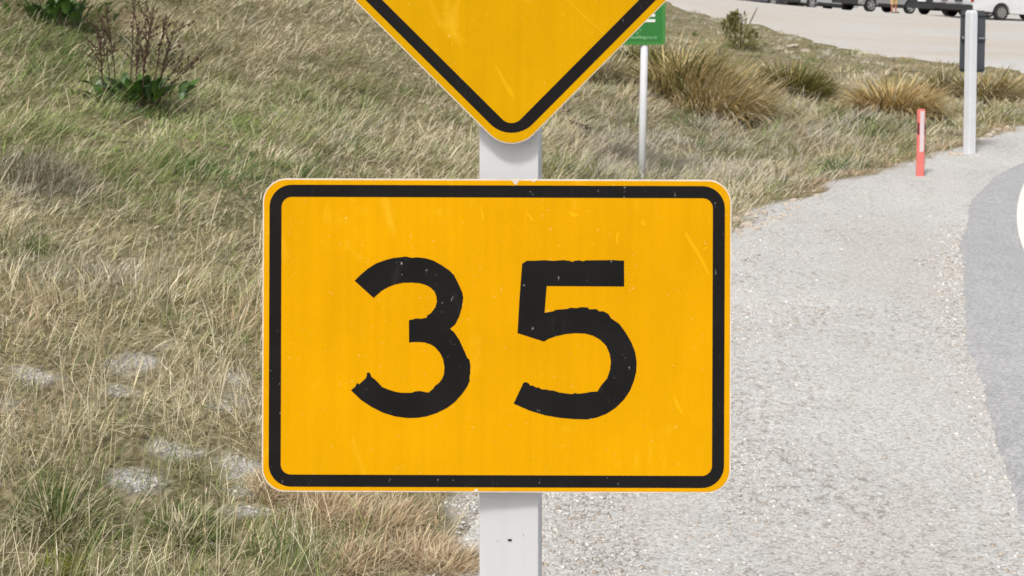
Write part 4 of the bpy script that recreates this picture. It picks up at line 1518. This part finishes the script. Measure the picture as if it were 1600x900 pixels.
stone(on_ground(1232, 73, 27), 0.13, 'long pale stone lying on the upper bank below the car park', None).scale = (.24, .12, .06)
stone(on_ground(1258, 81, 26), 0.10, 'small pale stone right of the longer one on the upper bank', None)
for k in range(40):
    t = rd.random() ** 1.4
    px_ = 1146 + t * 150
    py_ = 372 - t * 62 - rd.uniform(-6, 30) * (1 - t * .6)
    p = on_ground(px_, py_, 10.2)
    stone(p + Vector((0, 0, .008)), rd.uniform(.012, .034) * (1.2 - .5 * t), 'pale rough stone in the strip where grass meets gravel, right of the speed plate', 'pale stones along the grass edge')
for px_, py_ in ((1537, 218), (1552, 208), (1558, 203), (1545, 214), (1500, 243), (1575, 200), (1490, 243)):
    stone(on_ground(px_, py_, 15.5), rd.uniform(.04, .07), 'pale stone at the grass edge beside the stout white post', 'pale stones by the white post')

# loose gravel
ICO_V, ICO_F = None, None
bm = bmesh.new()
bmesh.ops.create_icosphere(bm, subdivisions=1, radius=1)
bm.verts.ensure_lookup_table()
ICO_V = np.array([v.co for v in bm.verts])
ICO_F = np.array([[v.index for v in f.verts] for f in bm.faces])
bm.free()


def pebble_obj(x, y, r, name, label, z0=0.004):
    N = len(x)
    v = ICO_V[None] * (1 + rng.uniform(-.28, .28, (N, 12, 1)))
    sc = np.stack([r * rng.uniform(.8, 1.5, N), r * rng.uniform(.7, 1.2, N), r * rng.uniform(.45, .8, N)], 1)
    v = v * sc[:, None, :]
    a = rng.uniform(0, 6.28, N)
    ca, sa = np.cos(a)[:, None], np.sin(a)[:, None]
    vx = v[..., 0] * ca - v[..., 1] * sa
    vy = v[..., 0] * sa + v[..., 1] * ca
    h = np.maximum(ground_h(x, y), 0)
    V3 = np.stack([vx + x[:, None], vy + y[:, None], v[..., 2] + (h + z0 + r * .2)[:, None]], -1)
    F3 = (ICO_F[None] + (np.arange(N) * 12)[:, None, None]).reshape(-1)
    me = np_mesh(name, V3.reshape(-1, 3), F3, np.arange(N * 20) * 3, False)
    tone = np.array([srgb(212, 209, 203), srgb(200, 196, 190), srgb(226, 224, 219), srgb(182, 175, 166), srgb(190, 178, 164), srgb(208, 205, 200)])
    cc = tone[rng.integers(0, 6, N)] * rng.normal(.94, .08, N).clip(.7, 1.1)[:, None]
    color_attr(me, 'blade_color', np.repeat(cc, 12, 0))
    o = obj(name, me, M['pebble'])
    return tag(o, label, 'gravel', kind='stuff')


k = NT('loose_pebble')
a = k.n('ShaderNodeAttribute', attribute_name='blade_color')
k.set(Base_Color=k.mix(0.5, a.outputs['Color'], k.mix(1.0, a.outputs['Color'], k.ramp(k.noise(160, 3), [(0.3, 0.7), (0.7, 1.12)]), 'MULTIPLY')), Roughness=0.95, Specular_IOR_Level=0.15)
M['pebble'] = k.m
xs, ys = [], []
for y0, y1, dens in ((3.4, 5.2, 5200), (5.2, 7.5, 1700), (7.5, 10.5, 250)):
    n = int((y1 - y0) * 4.2 * dens)
    y = rng.uniform(y0, y1, n)
    x = rng.uniform(-.5, 3.7, n)
    keep = (x > verge_x(y) - .1) & (x < road_x(y) - .02) & (800 + FPX * x / y < 1750) & (rng.random(n) < 1.0 - 0.92 * sstep(verge_x(y) + .5, verge_x(y) + 1.5, x)) & (fbm(x, y * .5, .4, 70, 3) + rng.normal(0, .1, n) > 0.40)
    xs.append(x[keep])
    ys.append(y[keep])
x, y = np.concatenate(xs), np.concatenate(ys)
n = 2600
y2 = rng.uniform(3.6, 10, n)
x2 = road_x(y2) + rng.normal(-.02, .09, n)
x, y = np.concatenate([x, x2]), np.concatenate([y, y2])
print('pebbles', len(x))
pebble_obj(x, y, (.0024 + .0065 * rng.random(len(x)) ** 2.2) * (1 + .6 * sstep(5, 9, y)), 'loose_gravel', 'loose pale gravel stones on the road shoulder')
n = 60000
y = rng.uniform(3.6, 8, n)
x = rng.uniform(-3.4, .9, n)
keep = (bare_mask(x, y) > .5) & (x < verge_x(y) + .1) & (800 + FPX * x / y > -250)
x, y = x[keep][:9000], y[keep][:9000]
pebble_obj(x, y, rng.uniform(.003, .0085, len(x)), 'bare_gravel', 'pale gravel showing through gaps in the grass', 0.0)
